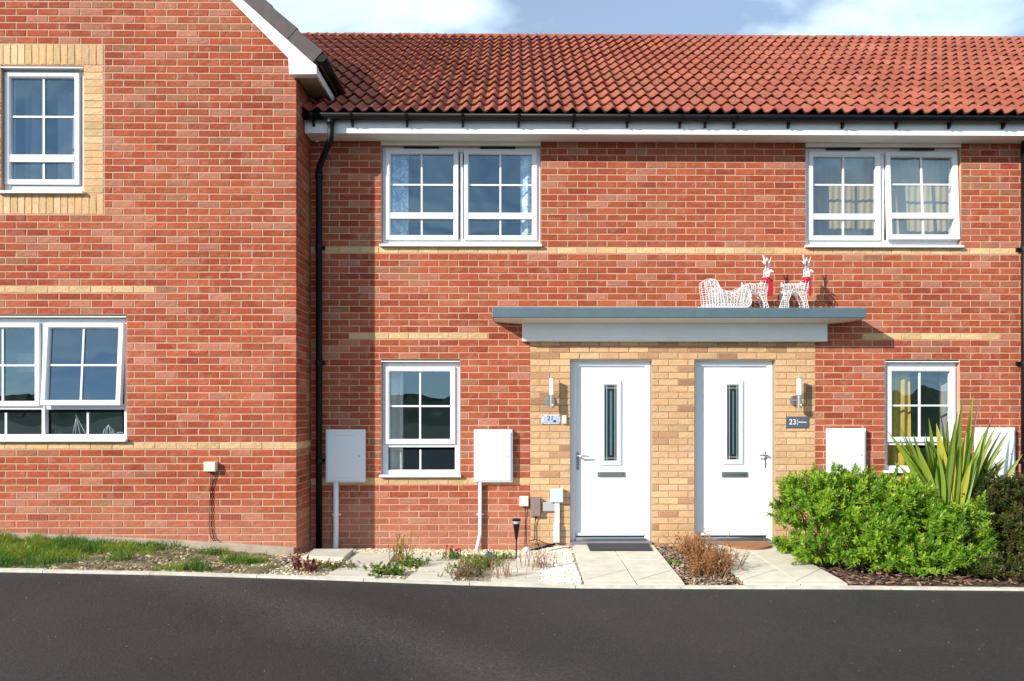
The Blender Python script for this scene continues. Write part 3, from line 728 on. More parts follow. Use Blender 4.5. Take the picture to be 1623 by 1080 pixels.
# downpipes
def downpipe(label, pxt, pxb, zb, swan=True):
    xt, xb = X(pxt, -.3), X(pxb, -.07); o = thing('downpipe', label, 'drainpipe', (xb, -.07, zb), 'black rainwater downpipes')
    zt = gzc-.05; mb = MB()
    pts = [(xt, -.318, zt), (xt, -.318, zt-.17), (xt-.01, -.305, zt-.22), (xb+.01, -.09, zt-.44), (xb, -.07, zt-.50), (xb, -.07, zb)] if swan else [(xb, -.07, zt), (xb, -.07, zb)]
    mb.tube(pts, .034, 14); mb.build('pipe', M['black'], o, smooth=True)
    mb = MB(); 
    if swan:
        mb.tube([(xt, -.318, zt+.0), (xt, -.318, zt-.06)], .042, 14); mb.build('outlet', M['black'], o, smooth=True)
        mb = MB(); mb.tube([(xb, -.07, zt-.49), (xb, -.07, zt-.57)], .041, 14); mb.build('collar', M['black'], o, smooth=True)
    for zz in (3.35, 2.05, .95):
        mb = MB(); mb.box(xb-.055, xb+.055, -.03, -.001, zz-.02, zz+.02); mb.tube([(xb, -.07, zz-.018), (xb, -.07, zz+.018)], .040, 14); mb.build('clip', M['black'], o)
    return o
downpipe('black swan-neck downpipe in the corner between the gable and the main wall', 525, 505.5, -.06)
downpipe('black straight downpipe at the right-hand edge of the picture', 1624, 1624, -.06, False)

# ------------------------------------------------------------------ porch canopy
CP = -.37; ct = at(818, 487.5, CP).z; cb = at(818, 503.5, CP).z; cx0, cx1 = X(780, CP), X(1373.5, CP)
bx0, bx1 = X(827.5, -.075), X(1311.5, -.075); bt, bbm = Z(513, -.075), Z(541, -.075)
can = thing('porch_canopy', 'flat grey and white canopy above both white front doors', 'canopy', ((cx0+cx1)/2, 0, ct))
mb = MB(); mb.box(cx0, cx1, CP, -.001, cb, ct); mb.build('roof_edge', M['canopy'], can, bev=.008)
mb = MB(); mb.box(cx0+.05, cx1-.05, -.05, -.0012, ct+.0005, ct+.05); mb.build('upstand', M['lead'], can, bev=.004)
mb = MB(); mb.add([(cx0+.012, CP+.012, cb-.001), (cx1-.012, CP+.012, cb-.001), (cx1-.012, -.002, cb-.001), (cx0+.012, -.002, cb-.001), (bx0-.001, -.075, bt), (bx1+.001, -.075, bt), (bx1+.001, -.002, bt), (bx0-.001, -.002, bt)],
                  [(0, 1, 5, 4), (1, 2, 6, 5), (3, 0, 4, 7), (0, 3, 2, 1), (4, 5, 6, 7)]); mb.build('underside', M['soffit'], can)
mb = MB(); mb.box(bx0, bx1, -.077, -.001, bbm, bt-.0005); mb.build('beam', M['upvc2'], can, bev=.003)
for q in (812, 876, 975, 1080, 1180, 1282):
    mb = MB(); xx = X(q, CP); mb.tube([(xx, CP-.004, ct-.06), (xx, CP+.002, ct-.06)], .006, 8); mb.build('fixing', M['lead'], can)

# ------------------------------------------------------------------ doors
def door(house, d, gl, hinge_left, label):
    x0, x1, _, z1 = d; zb = .045; y = .0
    fr = MB(); yf = .075; f_ = .065
    prof = [(0, yf), (f_-.012, yf), (f_, yf+.012), (f_, yf+.07), (0, yf+.07)]
    fr.ring(x0+.004, x1-.004, zb-.10, z1-.012, prof)
    dr = fr.build('door', M['upvc'], house, bev=.003); dr['label'] = label
    mb = MB(); mb.box(x0+.003, x1-.003, .02, .14, z1-.0115, z1-.001); mb.build('head_trim', M['soffit'], dr)
    lx0, lx1, lz0, lz1 = x0+f_+.008, x1-f_-.008, zb+.03, z1-.012-f_-.004
    gy = .105
    g0, g1, gt, gb = X(gl[0], gy), X(gl[1], gy), Z(gl[2], gy), Z(gl[3], gy)
    c = .055
    mb = MB(); mb.box(lx0, lx1, gy-.005, gy+.03, lz0, lz1); mb.build('leaf', M['door'], dr, bev=.003)
    mb = MB(); mb.ring(g0-c, g1+c, gb-c, gt+c, [(0, gy-.006), (.006, gy-.018), (.030, gy-.024), (.036, gy-.018), (.042, gy-.024), (c, gy-.012), (c, gy-.0055), (0, gy-.0055)]); mb.build('glass_frame', M['upvc'], dr)
    yg = gy-.0085; w = g1-g0; b1 = .055; bx_ = .048
    cells = [(g0, g0+bx_, gb, gb+b1), (g0, g0+bx_, gb+b1, gt-b1), (g0, g0+bx_, gt-b1, gt), (g1-bx_, g1, gb, gb+b1), (g1-bx_, g1, gb+b1, gt-b1), (g1-bx_, g1, gt-b1, gt), (g0+bx_, g1-bx_, gb, gb+b1), (g0+bx_, g1-bx_, gt-b1, gt)]
    for a, b, c_, d_ in cells:
        mb = MB(); mb.box(a, b, yg, yg+.002, c_, d_); mb.build('pane', M['dglass'], dr)
    mb = MB(); mb.box(g0+bx_, g1-bx_, yg-.0005, yg+.002, gb+b1, gt-b1); mb.build('pane', M['teal'], dr)
    mb = MB(); lw_ = .004; yl_ = yg-.003
    for xx in (g0+bx_*.45, g1-bx_*.45): mb.box(xx-lw_, xx+lw_, yl_, yg-.0008, gb, gt)
    for zz in (gb+b1*.55, gt-b1*.55):  mb.box(g0, g1, yl_-.001, yl_-.0002, zz-lw_, zz+lw_)
    mb.build('lead_strip', M['came'], dr)
    mb = MB()
    for xx in (g0+bx_, g1-bx_): mb.box(xx-.006, xx+.006, yl_, yg-.0008, gb+b1, gt-b1)
    for zz in (gb+b1, gt-b1): mb.box(g0+bx_, g1-bx_, yl_, yg-.0008, zz-.006, zz+.006)
    mb.build('dark_strip', M['black'], dr)
    # letter box
    a, b, tz, bz = X(gl[4], gy), X(gl[5], gy), Z(gl[6], gy), Z(gl[7], gy)
    mb = MB(); mb.box(a, b, gy-.022, gy-.0055, bz, tz); lt = mb.build('letterbox', M['dsteel'], dr, bev=.006)
    mb = MB(); mb.box(a+.022, b-.022, gy-.028, gy-.0225, bz+.012, tz-.012); mb.build('flap', M['steel'], lt, bev=.003)
    # handle
    hx = X(gl[8], gy); hz0, hz1, hz = Z(gl[9], gy), Z(gl[10], gy), Z(gl[11], gy); sg = 1 if hinge_left else -1
    mb = MB(); mb.box(hx-.014, hx+.014, gy-.016, gy-.0055, hz0, hz1); hd = mb.build('handle', M['dsteel'], dr, bev=.004)
    mb = MB(); mb.tube([(hx, gy-.01, hz), (hx, gy-.06, hz)], .011, 10); mb.tube([(hx-.005*sg, gy-.06, hz), (hx+.06*sg, gy-.066, hz+.004), (hx+.125*sg, gy-.058, hz)], [.011, .010, .008], 10)
    mb.build('lever', M['steel'], hd, smooth=True)
    mb = MB(); mb.tube([(hx, gy-.02, hz0+.045), (hx, gy-.012, hz0+.045)], .009, 10); mb.build('keyhole', M['steel'], hd)
    # weather bar and threshold
    mb = MB(); mb.box(lx0, lx1, gy-.035, gy-.0056, lz0+.002, lz0+.03); mb.build('weather_bar', M['upvc'], dr, bev=.004)
    mb = MB(); mb.box(x0+.07, x1-.07, .04, .10, zb-.022, zb+.008); mb.build('threshold', M['steel'], dr, bev=.003)
    mb = MB(); mb.box(x0-.0, x1+.0, -.02, .12, -.06, zb-.025); mb.build('step', simple('grey step', (.20, .19, .20), .8, var=.2, vs=12), dr, bev=.006)
    return dr
door(ha, D1, (958.5, 977.5, 611, 730.5, 946.5, 990, 748, 756, 915.8, 745, 717, 723), True, 'white front door with its handle on the left')
door(hb, D2, (1152.5, 1170.5, 611, 729, 1143, 1184, 748, 756.5, 1213.2, 742, 716, 722), False, 'white front door with its handle on the right')

# ------------------------------------------------------------------ ground
KY0, KY1 = -1.86, -1.925
def kerb_z(x):
    tab = [(-9, .29), (-6.5, .20), (X(0, KY1), .150), (X(250, KY1), .122), (X(500, KY1), .079), (X(700, KY1), .034), (X(925, KY1), -.004), (X(1350, KY1), -.016), (X(1623, KY1), -.034), (9, -.07)]
    for (a, b), (c, d) in zip(tab, tab[1:]):
        if x <= c: return b+(d-b)*(x-a)/(c-a)
    return tab[-1][1]
def base_z(x):
    tab = [(-9, .34), (-6.7, .26), (at(0, 850, GY).x, .185), (at(280, 850, GY).x, .085), (GX, -.03), (-2.0, -.05), (0.0, -.075), (.5, -.03), (9, -.03)]
    for (a, b), (c, d) in zip(tab, tab[1:]):
        if x <= c: return b+(d-b)*(x-a)/(c-a)
    return tab[-1][1]
def bed_z(x, y):
    yw = GY if x < GX else 0.0; t_ = min(1, max(0, (yw-y)/(yw-KY0))); return base_z(x)*(1-t_)+(kerb_z(x)-.012)*t_
def sheet(name, xa, xb, ya, yb, mat, zf, nx, ny, rough=0.0, kind='structure', label=None):
    mb = MB(); vs = []
    for j in range(ny+1):
        for i in range(nx+1):
            x, y = xa+(xb-xa)*i/nx, ya+(yb-ya)*j/ny
            e = rough*(mnoise.fractal(Vector((x*5, y*5, 3.1)), .8, 2.2, 4)) if rough else 0
            vs.append((x, y, zf(x, y)+e))
    mb.add(vs, [(j*(nx+1)+i, j*(nx+1)+i+1, (j+1)*(nx+1)+i+1, (j+1)*(nx+1)+i) for j in range(ny) for i in range(nx)])
    o = mb.build(name, mat, None, smooth=True, fix=False); o['kind'] = kind
    return o
sheet('ground', -600, 600, -600, 600, M['field'], lambda x, y: -1.0, 4, 4)
road_z = lambda x, y: kerb_z(x)-.022-(.012*max(0, -1.93-y) if y > -6 else .05)
sheet('road', -30, 30, -16, KY1+.012, M['asphalt'], lambda x, y: kerb_z(max(-9, min(9, x)))-.020-.004*(KY1-y), 120, 14)
sheet('lawn_soil', -6.9, GX+.12, KY0-.01, GY+.02, M['soil'], bed_z, 160, 40, .03)
sheet('gravel_bed', GX+.12, .62, KY0-.01, .02, M['graveldirt'], lambda x, y: bed_z(x, y), 60, 36, .010)
sheet('planting_bed', .62, 2.9, KY0-.01, .02, M['bark'], lambda x, y: -.032, 50, 36, .012)
sheet('bark_bed', 2.9, 9, KY0-.01, .02, M['bark'], lambda x, y: -.035+.0*x, 70, 36, .015)
# far side: low wooded ridge all round behind the camera (it shows only in the window panes)
mb = MB(); vs = []; n = 420
for i in range(n+1):
    th = math.pi+math.pi*i/n*1.0
    for r_, h in ((150, -1.2), (158, 1.0), (170, 5.2), (240, 3)):
        e = (1.4*mnoise.noise(Vector((i*.15, r_*.02, 0)))+1.2*mnoise.noise(Vector((i*2.3, 5, 0)))) if h > 2 else 0
        vs.append((r_*math.cos(th), r_*math.sin(th), h+e))
mb.add(vs, [(i*4+k, i*4+k+1, (i+1)*4+k+1, (i+1)*4+k) for i in range(n) for k in range(3)])
o = mb.build('hills', M['field'], None); o['kind'] = 'structure'
# kerb of concrete edging pieces
kb = thing('kerb', None, None, (0, KY1, 0), None, 'structure')
x = -6.8
while x < 8.5:
    x2 = x+.914; xs = [x+.003, x+.457, x2-.003]; mb = MB()
    for a, b in zip(xs, xs[1:]):
        mb.prism([(a, KY1), (b, KY1), (b, KY0), (a, KY0)], [kerb_z(a)-.15, kerb_z(b)-.15]*2 if 0 else [kerb_z(a)-.15, kerb_z(b)-.15, kerb_z(b)-.15, kerb_z(a)-.15], [kerb_z(a), kerb_z(b), kerb_z(b), kerb_z(a)])
    bm_ = mb.build('kerb_stone', M['kerb'], kb, fix=False); bm_.location.z += R.uniform(-.003, .002); x = x2
# paths of slabs
def slab(parent, poly_px, z=0.0, zf=None, lift=0.0, inset=.004):
    pts = [gnd(a, b, z) for a, b in poly_px]
    if zf:
        pts = []
        for a, b in poly_px:
            zz = 0.0
            for _ in range(6): g_ = gnd(a, b, zz); zz = zf(g_.x, max(KY0+.003, g_.y))+lift
            pts.append(gnd(a, b, zz))
    c = sum(pts, Vector())/len(pts); poly = []; zs = []
    for p_ in pts:
        d = p_-c; l = d.length; q_ = c+d*max(.5, (1-inset*1.6/l)); poly.append((q_.x, max(KY0+.003, min(-.003, q_.y)))); zs.append(q_.z)
    e = R.uniform(-.002, .002); mb = MB(); mb.prism(poly, [v-.045 for v in zs], [v+e for v in zs]); mb.build('paving_slab', M['slab'], parent, bev=.003)
Lf = lambda y: 906.5+(y-864)*(20.5/63); Rf = lambda y: 1036+(y-864)*(52/63); Cf = lambda y: 976.8+.663*(y-875.5)
p21 = thing('garden_path', None, None, (.7, -.9, 0), None, 'structure')
yA, yB, yC, yD, yE = 863.6, 887.3, 902.5, 920.4, 928.2
for poly in ([(Lf(yA), yA), (Cf(yA), yA), (Cf(yB), yB), (Lf(yB), yB)], [(Cf(yA), yA), (Rf(yA), yA), (Rf(yB), yB), (Cf(yB), yB)],
             [(Lf(yB), yB), (Cf(yB), yB), (Cf(yC), yC), (Lf(yC), yC)], [(Cf(yB), yB), (Rf(yB), yB), (Rf(yC), yC), (Cf(yC), yC)],
             [(Lf(yC), yC), (Cf(yC), yC), (Lf(919.5), 919.5)], [(Cf(yC), yC), (Cf(yD), yD), (Lf(yD), yD), (Lf(919.5), 919.5)],
             [(Cf(yC), yC), (Rf(yC), yC), (Cf(yD), yD)], [(Rf(yC), yC), (Rf(yD), yD), (Cf(yD), yD)],
             [(Lf(yD), yD), (Cf(yD), yD), (Cf(yE), yE), (Lf(yE), yE)], [(Cf(yD), yD), (Rf(yD), yD), (Rf(yE), yE), (Cf(yE), yE)]):
    slab(p21, poly)
Lg = lambda y: 1108+(y-864)*1.24; Rg = lambda y: 1232.5+(y-863.5)*1.83; Cg = lambda y: 1191.8+1.59*(y-876)
p23 = thing('garden_path', None, None, (2.6, -.9, 0), None, 'structure')
for poly in ([(Lg(yA), yA), (Cg(yA), yA), (Cg(902), 902), (Lg(yD-1), yD-1)], [(Cg(902), 902), (Cg(yD), yD), (Lg(yD), yD), (Lg(yD-1), yD-1)],
             [(Cg(yA), yA), (Rg(yA), yA), (Rg(901.4), 901.4), (Cg(yD), yD)], [(Rg(901.4), 901.4), (Rg(yD), yD), (Cg(yD), yD)],
             [(Lg(yD), yD), (Cg(yD), yD), (Cg(yE), yE), (Lg(yE), yE)], [(Cg(yD), yD), (Rg(yD), yD), (Rg(yE), yE), (Cg(yE), yE)]):
    slab(p23, poly)
# loose paving slabs in the gravel bed
pav = thing('stepping_stones', None, None, (-1.2, -.9, 0), None, 'structure')
for poly, lift in (([(497.6, 869.7), (561.3, 869.7), (545, 883.2), (480, 881)], .045), ([(566.8, 876.4), (627, 876.6), (612.8, 896.8), (541, 896.8)], .02),
                   ([(535.6, 900.2), (608.8, 900.2), (593.9, 916.7), (513.2, 915)], .015), ([(668, 888.5), (739, 889), (731, 904.3), (661, 904.3)], .015),
                   ([(655, 879), (704, 879), (700, 887), (648, 887.5)], .01), ([(656, 906), (728.5, 906), (718, 921), (641.8, 918.6)], .015),
                   ([(781, 889.5), (858, 889.5), (857, 905), (779, 905)], .015), ([(779, 906.5), (857, 906.5), (857.5, 924.5), (778, 923)], .015),
                   ([(818, 877.5), (893, 875.5), (892, 884.5), (819, 888)], .015)):
    slab(pav, poly, 0, bed_z, lift)

# ------------------------------------------------------------------ wall furniture
mgroup = 'white meter cupboards on the front wall'
def meter(px0, px1, py0, py1, pipe, label):
    yf = -.075; a, b = X(px0, yf), X(px1, yf); zt, zb = Z(py0, yf), Z(py1, yf)
    o = thing('meter_box', label, 'meter box', ((a+b)/2, 0, zb), mgroup)
    mb = MB(); mb.box(a, b, yf+.012, -.002, zb, zt); mb.build('body', M['upvc'], o, bev=.008)
    mb = MB(); mb.box(a+.022, b-.022, yf, yf+.0115, zb+.02, zt-.026); d = mb.build('door', M['upvc'], o, bev=.004)
    mb = MB(); mb.tube([(b-.06, yf-.004, (zb+zt)/2), (b-.06, yf, (zb+zt)/2)], .009, 10); mb.build('latch', M['greyp'], d)
    for zz in (zb+.055, zt-.065):
        mb = MB(); mb.box(a+.1, b-.1, yf-.002, yf-.0002, zz-.002, zz+.002); mb.build('ridge', M['lbluep'], d)
    px_, w, bend = pipe; x_ = X(px_, -.035); mb = MB()
    pts = [(x_, -.035, zb-.001), (x_, -.035, .25), (x_-.0*bend, -.035, .12), (x_-.025*bend, -.05, .0), (x_-.055*bend, -.085, -.11)]
    mb.tube(pts, w, 12); mb.build('gas_pipe', M['upvc'], o, smooth=True)
    mb = MB(); mb.box(x_-w-.02, x_+w+.02, -.02, -.001, .33, .345); mb.tube([(x_, -.035, .325), (x_, -.035, .35)], w+.004, 12); mb.build('clip', M['upvc'], o)
    return o
meter(515.5, 578, 681, 765, (532.5, .031, 0), 'white meter cupboard between the black corner downpipe and the ground floor window')
m2 = meter(751, 812.5, 681, 765, (761, .021, 1), 'white meter cupboard between the ground floor window and the buff porch brickwork')
copy_tree(m2, (X(1313, -.075)-X(751, -.075), 0, .012), 'white meter cupboard above the green bush, between plaque 23 and the ground floor window')
copy_tree(m2, (X(1550, -.075)-X(751, -.075), 0, .02), 'white meter cupboard on the wall partly hidden by the spiky plant')
# lamps
def lamp(px, label):
    yl = -.10; x_ = X(px, yl); z0_, z1_, z2_ = Z(647, yl), Z(626, yl), Z(600, yl)
    o = thing('wall_lamp', label, 'lamp', (x_, 0, z1_), 'cylinder lamps beside the front doors')
    mb = MB(); mb.lathe(x_, yl, [(.029, z0_), (.030, z0_+.003), (.030, z1_)], 20); mb.build('lamp_body', M['steel'], o, smooth=False)
    mb = MB(); mb.lathe(x_, yl, [(.028, z1_+.0003), (.029, z1_+.006), (.029, z2_-.004), (.026, z2_)], 20); mb.build('lamp_shade', M['opal'], o, smooth=False)
    mb = MB(); mb.lathe(x_, yl, [(.0305, z2_+.0003), (.0305, z2_+.010)], 20); mb.build('lamp_cap', M['steel'], o)
    zc_ = z0_+.085; mb = MB(); mb.tube([(x_-.02, -.0005, zc_), (x_-.02, -.022, zc_)], .058, 20); mb.tube([(x_, -.0225, zc_), (x_, yl+.026, zc_)], .014, 10); mb.build('bracket', M['steel'], o)
    mb = MB(); mb.tube([(x_+.006, yl-.038, z0_+.035), (x_+.006, yl-.026, z0_+.035)], [.008, .010], 10); mb.build('sensor', M['upvc'], o)
    return o
lamp(874.5, 'brushed steel cylinder lamp beside the number 21 plaque'); l2 = lamp(1267, 'brushed steel cylinder lamp above the dark number 23 plaque')
# number plates
yp = -.014; a, b, c, d = X(858.5), X(888), Z(672.5), Z(657.5)
o = thing('number_plaque', 'pale blue scalloped house plaque with number 21 and a small flower', 'plaque', ((a+b)/2, 0, (c+d)/2))
mb = MB(); mb.box(a, b, -.010, -.001, c, d); mb.build('plate', M['lbluep'], o, bev=.006)
mb = MB(); mb.box(a+.02, b-.02, yp, -.0102, c+.016, d-.016); mb.build('face', M['plate21'], o)
for q in ((a+.012, c+.012), (a+.012, d-.012), (b-.012, c+.012), (b-.012, d-.012)):
    mb = MB(); mb.tube([(q[0], -.013, q[1]), (q[0], -.0095, q[1])], .007, 8); mb.build('screw', M['dsteel'], o)
text('number', '21', .078, ((a+b)/2-.008, yp-.0012, (c+d)/2+.012), M['navy'], o)
mb = MB()
for k in range(5):
    th = 2*math.pi*k/5; mb.tube([(b-.062+.009*math.cos(th), yp-.002, c+.034+.009*math.sin(th)), (b-.062+.009*math.cos(th), yp-.0003, c+.034+.009*math.sin(th))], .007, 8)
mb.tube([(b-.09, yp-.0015, c+.026), (b-.072, yp-.0015, c+.03)], .0025, 6); mb.build('flower_emblem', M['navy'], o)
a, b, c, d = X(1245.5), X(1281), Z(678.5), Z(660.5)
o = thing('number_plaque', 'dark slate house plaque reading 23 under the right-hand lamp', 'plaque', ((a+b)/2, 0, (c+d)/2))
mb = MB(); mb.box(a, b, -.012, -.001, c, d); mb.build('plate', M['plate'], o, bev=.002)
text('number', '23', .085, (a+.072, -.0135, (c+d)/2), M['whiteprint'], o)
mb = MB(); zc_ = (c+d)/2; mb.box(a+.126, a+.1295, -.0138, -.0122, zc_-.035, zc_+.035)
for i, hh in enumerate((.012, .009, .010, .006, .009, .011, .005, .009, .010, .006, .008, .005)): mb.box(a+.142+i*.0078, a+.1482+i*.0078, -.0136, -.0122, zc_-.004, zc_-.004+hh)
mb.build('street_name', M['whiteprint'], o)
o = thing('doorbell', 'small white doorbell on buff brick left of the left-hand door', 'doorbell', (X(894.5), 0, Z(664)))
mb = MB(); mb.box(X(891.5, -.03), X(898, -.03), -.03, -.001, Z(672, -.03), Z(658.5, -.03)); mb.build('case', M['creamp'], o, bev=.006)
mb = MB(); mb.tube([(X(894.8, -.03), -.034, Z(667, -.03)), (X(894.8, -.03), -.0302, Z(667, -.03))], .010, 12); mb.build('button', M['upvc'], o)
# cable boxes
bgroup = 'small cable boxes on the walls'
def cbox(label, y0, px0, px1, py0, py1, dep, mat, cables=(), cmat='black', r_=.004):
    yf = y0-dep; a, b, zt, zb = X(px0, yf), X(px1, yf), Z(py0, yf, px0), Z(py1, yf, px0)
    o = thing('junction_box', label, 'cable box', ((a+b)/2, y0, zb), bgroup)
    mb = MB(); mb.box(a, b, yf, y0-.0005, zb, zt); mb.build('case', M[mat], o, bev=.006)
    mb = MB(); mb.box(a+.006, b-.006, yf-.003, yf-.0002, zb+.006, zt-.006); mb.build('lid', M[mat], o, bev=.002)
    for pts in cables:
        mb = MB(); mb.tube([at(u, v, y0-w) for u, v, w in pts], r_, 6); mb.build('cable', M[cmat], o, smooth=True)
    return o
cbox('cream cable box alone on the gable wall with two thin hanging cables', GY, 322.5, 341.5, 732.5, 748, .06, 'creamp',
     [[(334, 748, .03), (334, 770, .008), (332.5, 800, .01), (332, 835, .012), (334, 850, .02), (339, 858, .05)], [(337, 748, .03), (336.5, 775, .008), (336, 815, .010), (336, 840, .012), (338, 852, .02), (342, 858, .05)]])
cbox('small cream cable box on red brick beside the brown box', 0, 823.5, 838, 787, 803, .05, 'creamp', [[(832.5, 802, .02), (832.5, 830, .008), (832, 860, .012), (832, 874, .03)]])
cbox('upright brown cable box on the buff brick edge', 0, 841, 857, 789.5, 819, .055, 'brownp', [[(849, 818, .03), (847.5, 835, .012), (847, 855, .02), (838, 858, .05), (850, 855, .06), (866, 862, .06), (874, 863, .05)], [(851, 818, .03), (848, 828, .012), (847.5, 855, .02), (843, 862, .06), (855, 864, .06), (872, 864, .05)]])
cbox('flat grey cable box between the brown and the pale boxes', 0, 860, 880.5, 796.5, 811, .035, 'greyp')
o = cbox('pale grey square cable box with a wide white conduit below', 0, 872.5, 893, 775, 797, .06, 'lbluep')
mb = MB(); p0, p1 = at(883, 797, -.02), at(882, 861, -.02)
mb.box(X(879.5, -.04), X(887, -.04), -.04, -.002, Z(830, -.04), Z(796, -.04)); mb.build('trunking', M['upvc2'], o, bev=.003)
mb = MB(); mb.box(X(877.5, -.055), X(887.5, -.055), -.055, -.002, Z(861, -.055), Z(830.5, -.055)); mb.build('conduit', M['lbluep'], o, bev=.008)
o = thing('hose', 'black pipe with a pale round end lying on gravel below the cable boxes', 'pipe', gnd(858, 869, -.03))
mb = MB(); mb.tube([at(840, 872.5, -.16), at(855, 869.5, -.12), at(868, 866, -.08), at(880, 862.5, -.05)], .014, 8); mb.build('tube', M['black'], o, smooth=True)
mb = MB(); c_ = at(835, 873, -.17); prof = [(.045*math.sin(math.pi*k/8)+.001, -.045*math.cos(math.pi*k/8)) for k in range(9)]
mb.lathe(c_.x, c_.y, [(r_, c_.z+z_) for r_, z_ in prof], 14); mb.build('end_ball', M['lbluep'], o, smooth=True)
# solar torch
yt = -.55; q = at(818, 888, yt); q.z = bed_z(q.x, yt)-.02
o = thing('solar_light', 'black stake garden light standing in the gravel before the red brick', 'garden light', q)
zt = at(818, 822.5, yt).z
mb = MB(); mb.tube([q, (q.x+.004, yt, zt-.2)], .0075, 8); mb.build('stake', M['black'], o, smooth=True)
mb = MB(); mb.lathe(q.x+.004, yt, [(.010, zt-.22), (.016, zt-.19), (.043, zt-.018), (.044, zt-.004), (.04, zt)], 14); mb.build('head', M['black'], o)
mb = MB(); mb.lathe(q.x+.004, yt, [(.036, zt-.05), (.041, zt-.022)], 14); mb.xform(Matrix.Translation((0, -.006, 0))); mb.build('lens', M['greyp'], o)
# doormats
pg = [gnd(930, 863.5), gnd(1028, 863.5), gnd(1034, 874), gnd(935, 874)]
mb = MB(); mb.prism([(p_.x, min(p_.y, -.025)) for p_ in pg], .003, .016); o = mb.build('doormat', M['mat'], None, bev=.004); tag(o, 'dark rectangular doormat in front of the left-hand white door', 'doormat', 'doormats at the front doors')
c0, c1 = gnd(1144, 862), gnd(1217, 862); cxm, hw = (c0.x+c1.x)/2, (c1.x-c0.x)/2; dp = -gnd(1180, 872).y-.03
mb = MB(); mb.prism([(cxm-hw, -.03)]+[(cxm-hw*math.cos(math.pi*k/24), -.03-dp*math.sin(math.pi*k/24)**.8) for k in range(25)], .003, .026); o = mb.build('doormat', M['coir'], None, bev=.005)
tag(o, 'orange-brown half-round coir doormat before the right-hand white door', 'doormat', 'doormats at the front doors')

# ------------------------------------------------------------------ curtains and things seen through the panes
def cloth(name, label, cat, x0, x1, y, z0, z1, mat, amp=.025, wl=.11, group='curtains behind the window panes', nz_=6):
    mb = MB(); n = max(8, int((x1-x0)/wl*8)); vs = []
    for j in range(nz_+1):
        for i in range(n+1):
            u = i/n; x_ = x0+(x1-x0)*u; z_ = z0+(z1-z0)*j/nz_
            vs.append((x_, y+amp*math.sin(2*math.pi*(x_-x0)/wl+.4*math.sin(j*.7))*(1-.25*j/nz_)+.004*math.sin(17*x_+j), z_))
    mb.add(vs, [(j*(n+1)+i, j*(n+1)+i+1, (j+1)*(n+1)+i+1, (j+1)*(n+1)+i) for j in range(nz_) for i in range(n)])
    o = mb.build(name, mat, None, smooth=True, fix=False); return tag(o, label, cat, group)
cy = .165
cloth('curtain', 'blue patterned curtain at the left edge of the upstairs window above number 21', 'curtain', X(612, cy), X(647, cy), cy, 3.2, 4.62, M['curt_b'])
cloth('curtain', 'blue patterned curtain at the right edge of the upstairs window above number 21', 'curtain', X(825, cy), X(846, cy), cy, 3.2, 4.62, M['curt_b'])
cloth('blind', 'cream pleated blind behind the left sash of the upstairs window above number 23', 'blind', X(1280, cy+.07), X(1396, cy+.07), cy+.07, 3.3, 4.62, M['curt_c'], .005, .075, 'cream blinds upstairs')
cloth('blind', 'cream pleated blind behind the open right sash of the upstairs window above number 23', 'blind', X(1401, cy+.07), X(1518, cy+.07), cy+.07, 3.3, 4.62, M['curt_c'], .005, .075, 'cream blinds upstairs')
cloth('curtain', 'white curtain at the left edge of the ground floor window near the corner downpipe', 'curtain', X(610, cy), X(639, cy), cy, .78, 2.06, M['curt_w'])
cloth('curtain', 'mustard yellow curtain at the left edge of the ground floor window behind the spiky plant', 'curtain', X(1406, cy), X(1443, cy), cy, .7, 2.06, M['curt_y'])
cloth('curtain', 'pale grey curtain at the right edge of the ground floor window behind the spiky plant', 'curtain', X(1493, cy), X(1514, cy), cy+.05, .7, 2.06, M['curt_g'])
gy_ = GY+.3
cloth('curtain', 'white gathered curtain in the left half of the upper gable window', 'curtain', X(32, gy_), X(62, gy_), gy_+.08, 3.85, 5.05, M['curt_g'])
cloth('curtain', 'white gathered curtain in the right half of the upper gable window', 'curtain', X(84, gy_), X(112, gy_), gy_+.08, 3.85, 5.05, M['curt_g'])
# pendant lamp seen through the lower gable window
yy = GY+1.1; c_ = at(49, 576, yy); o = thing('pendant_lamp', 'white drum lampshade hanging inside the lower gable window', 'lamp', c_)
mb = MB(); mb.lathe(c_.x, yy, [(.15, c_.z-.11), (.15, c_.z+.11)], 20); mb.build('lamp_shade', M['curt_w'], o)
mb = MB(); mb.tube([(c_.x, yy, c_.z+.11), (c_.x, yy, 2.74)], .006, 6); mb.build('cord', M['black'], o)
# ornaments on the sill of the lower gable window
yy = GY+.19; zs = W6[2]+.02
shelf = thing('window_board', 'pale inner sill behind the lower gable window, carrying small ornaments', 'sill', (gX(60), yy, zs))
mb = MB(); mb.box(W6[0]+.04, W6[1]-.04, GY+.135, GY+.30, zs-.03, zs); mb.build('board', M['upvc2'], shelf)
o = thing('ornament', 'small metal pyramid frame ornament behind the lower gable window', 'ornament', (X(121, yy), yy, zs)); mb = MB()
tx, tz = X(121, yy), Z(660, yy)
for q in (104+6, 116, 127, 137): mb.tube([(X(q, yy), yy+(q % 3)*.02, zs), (tx, yy, tz)], .004, 5)
mb.box(X(112, yy), X(132, yy), yy-.004, yy, zs+.05, zs+.056); mb.build('frame', M['upvc2'], o)
mb = MB(); mb.lathe(tx, yy, [(.004, tz), (.012, tz+.012), (.004, tz+.03)], 8); mb.build('finial', M['steel'], o)
o = thing('ornament', 'small wire bird cage ornament at the right of the lower gable window sill', 'ornament', (X(172, yy), yy, zs)); mb = MB()
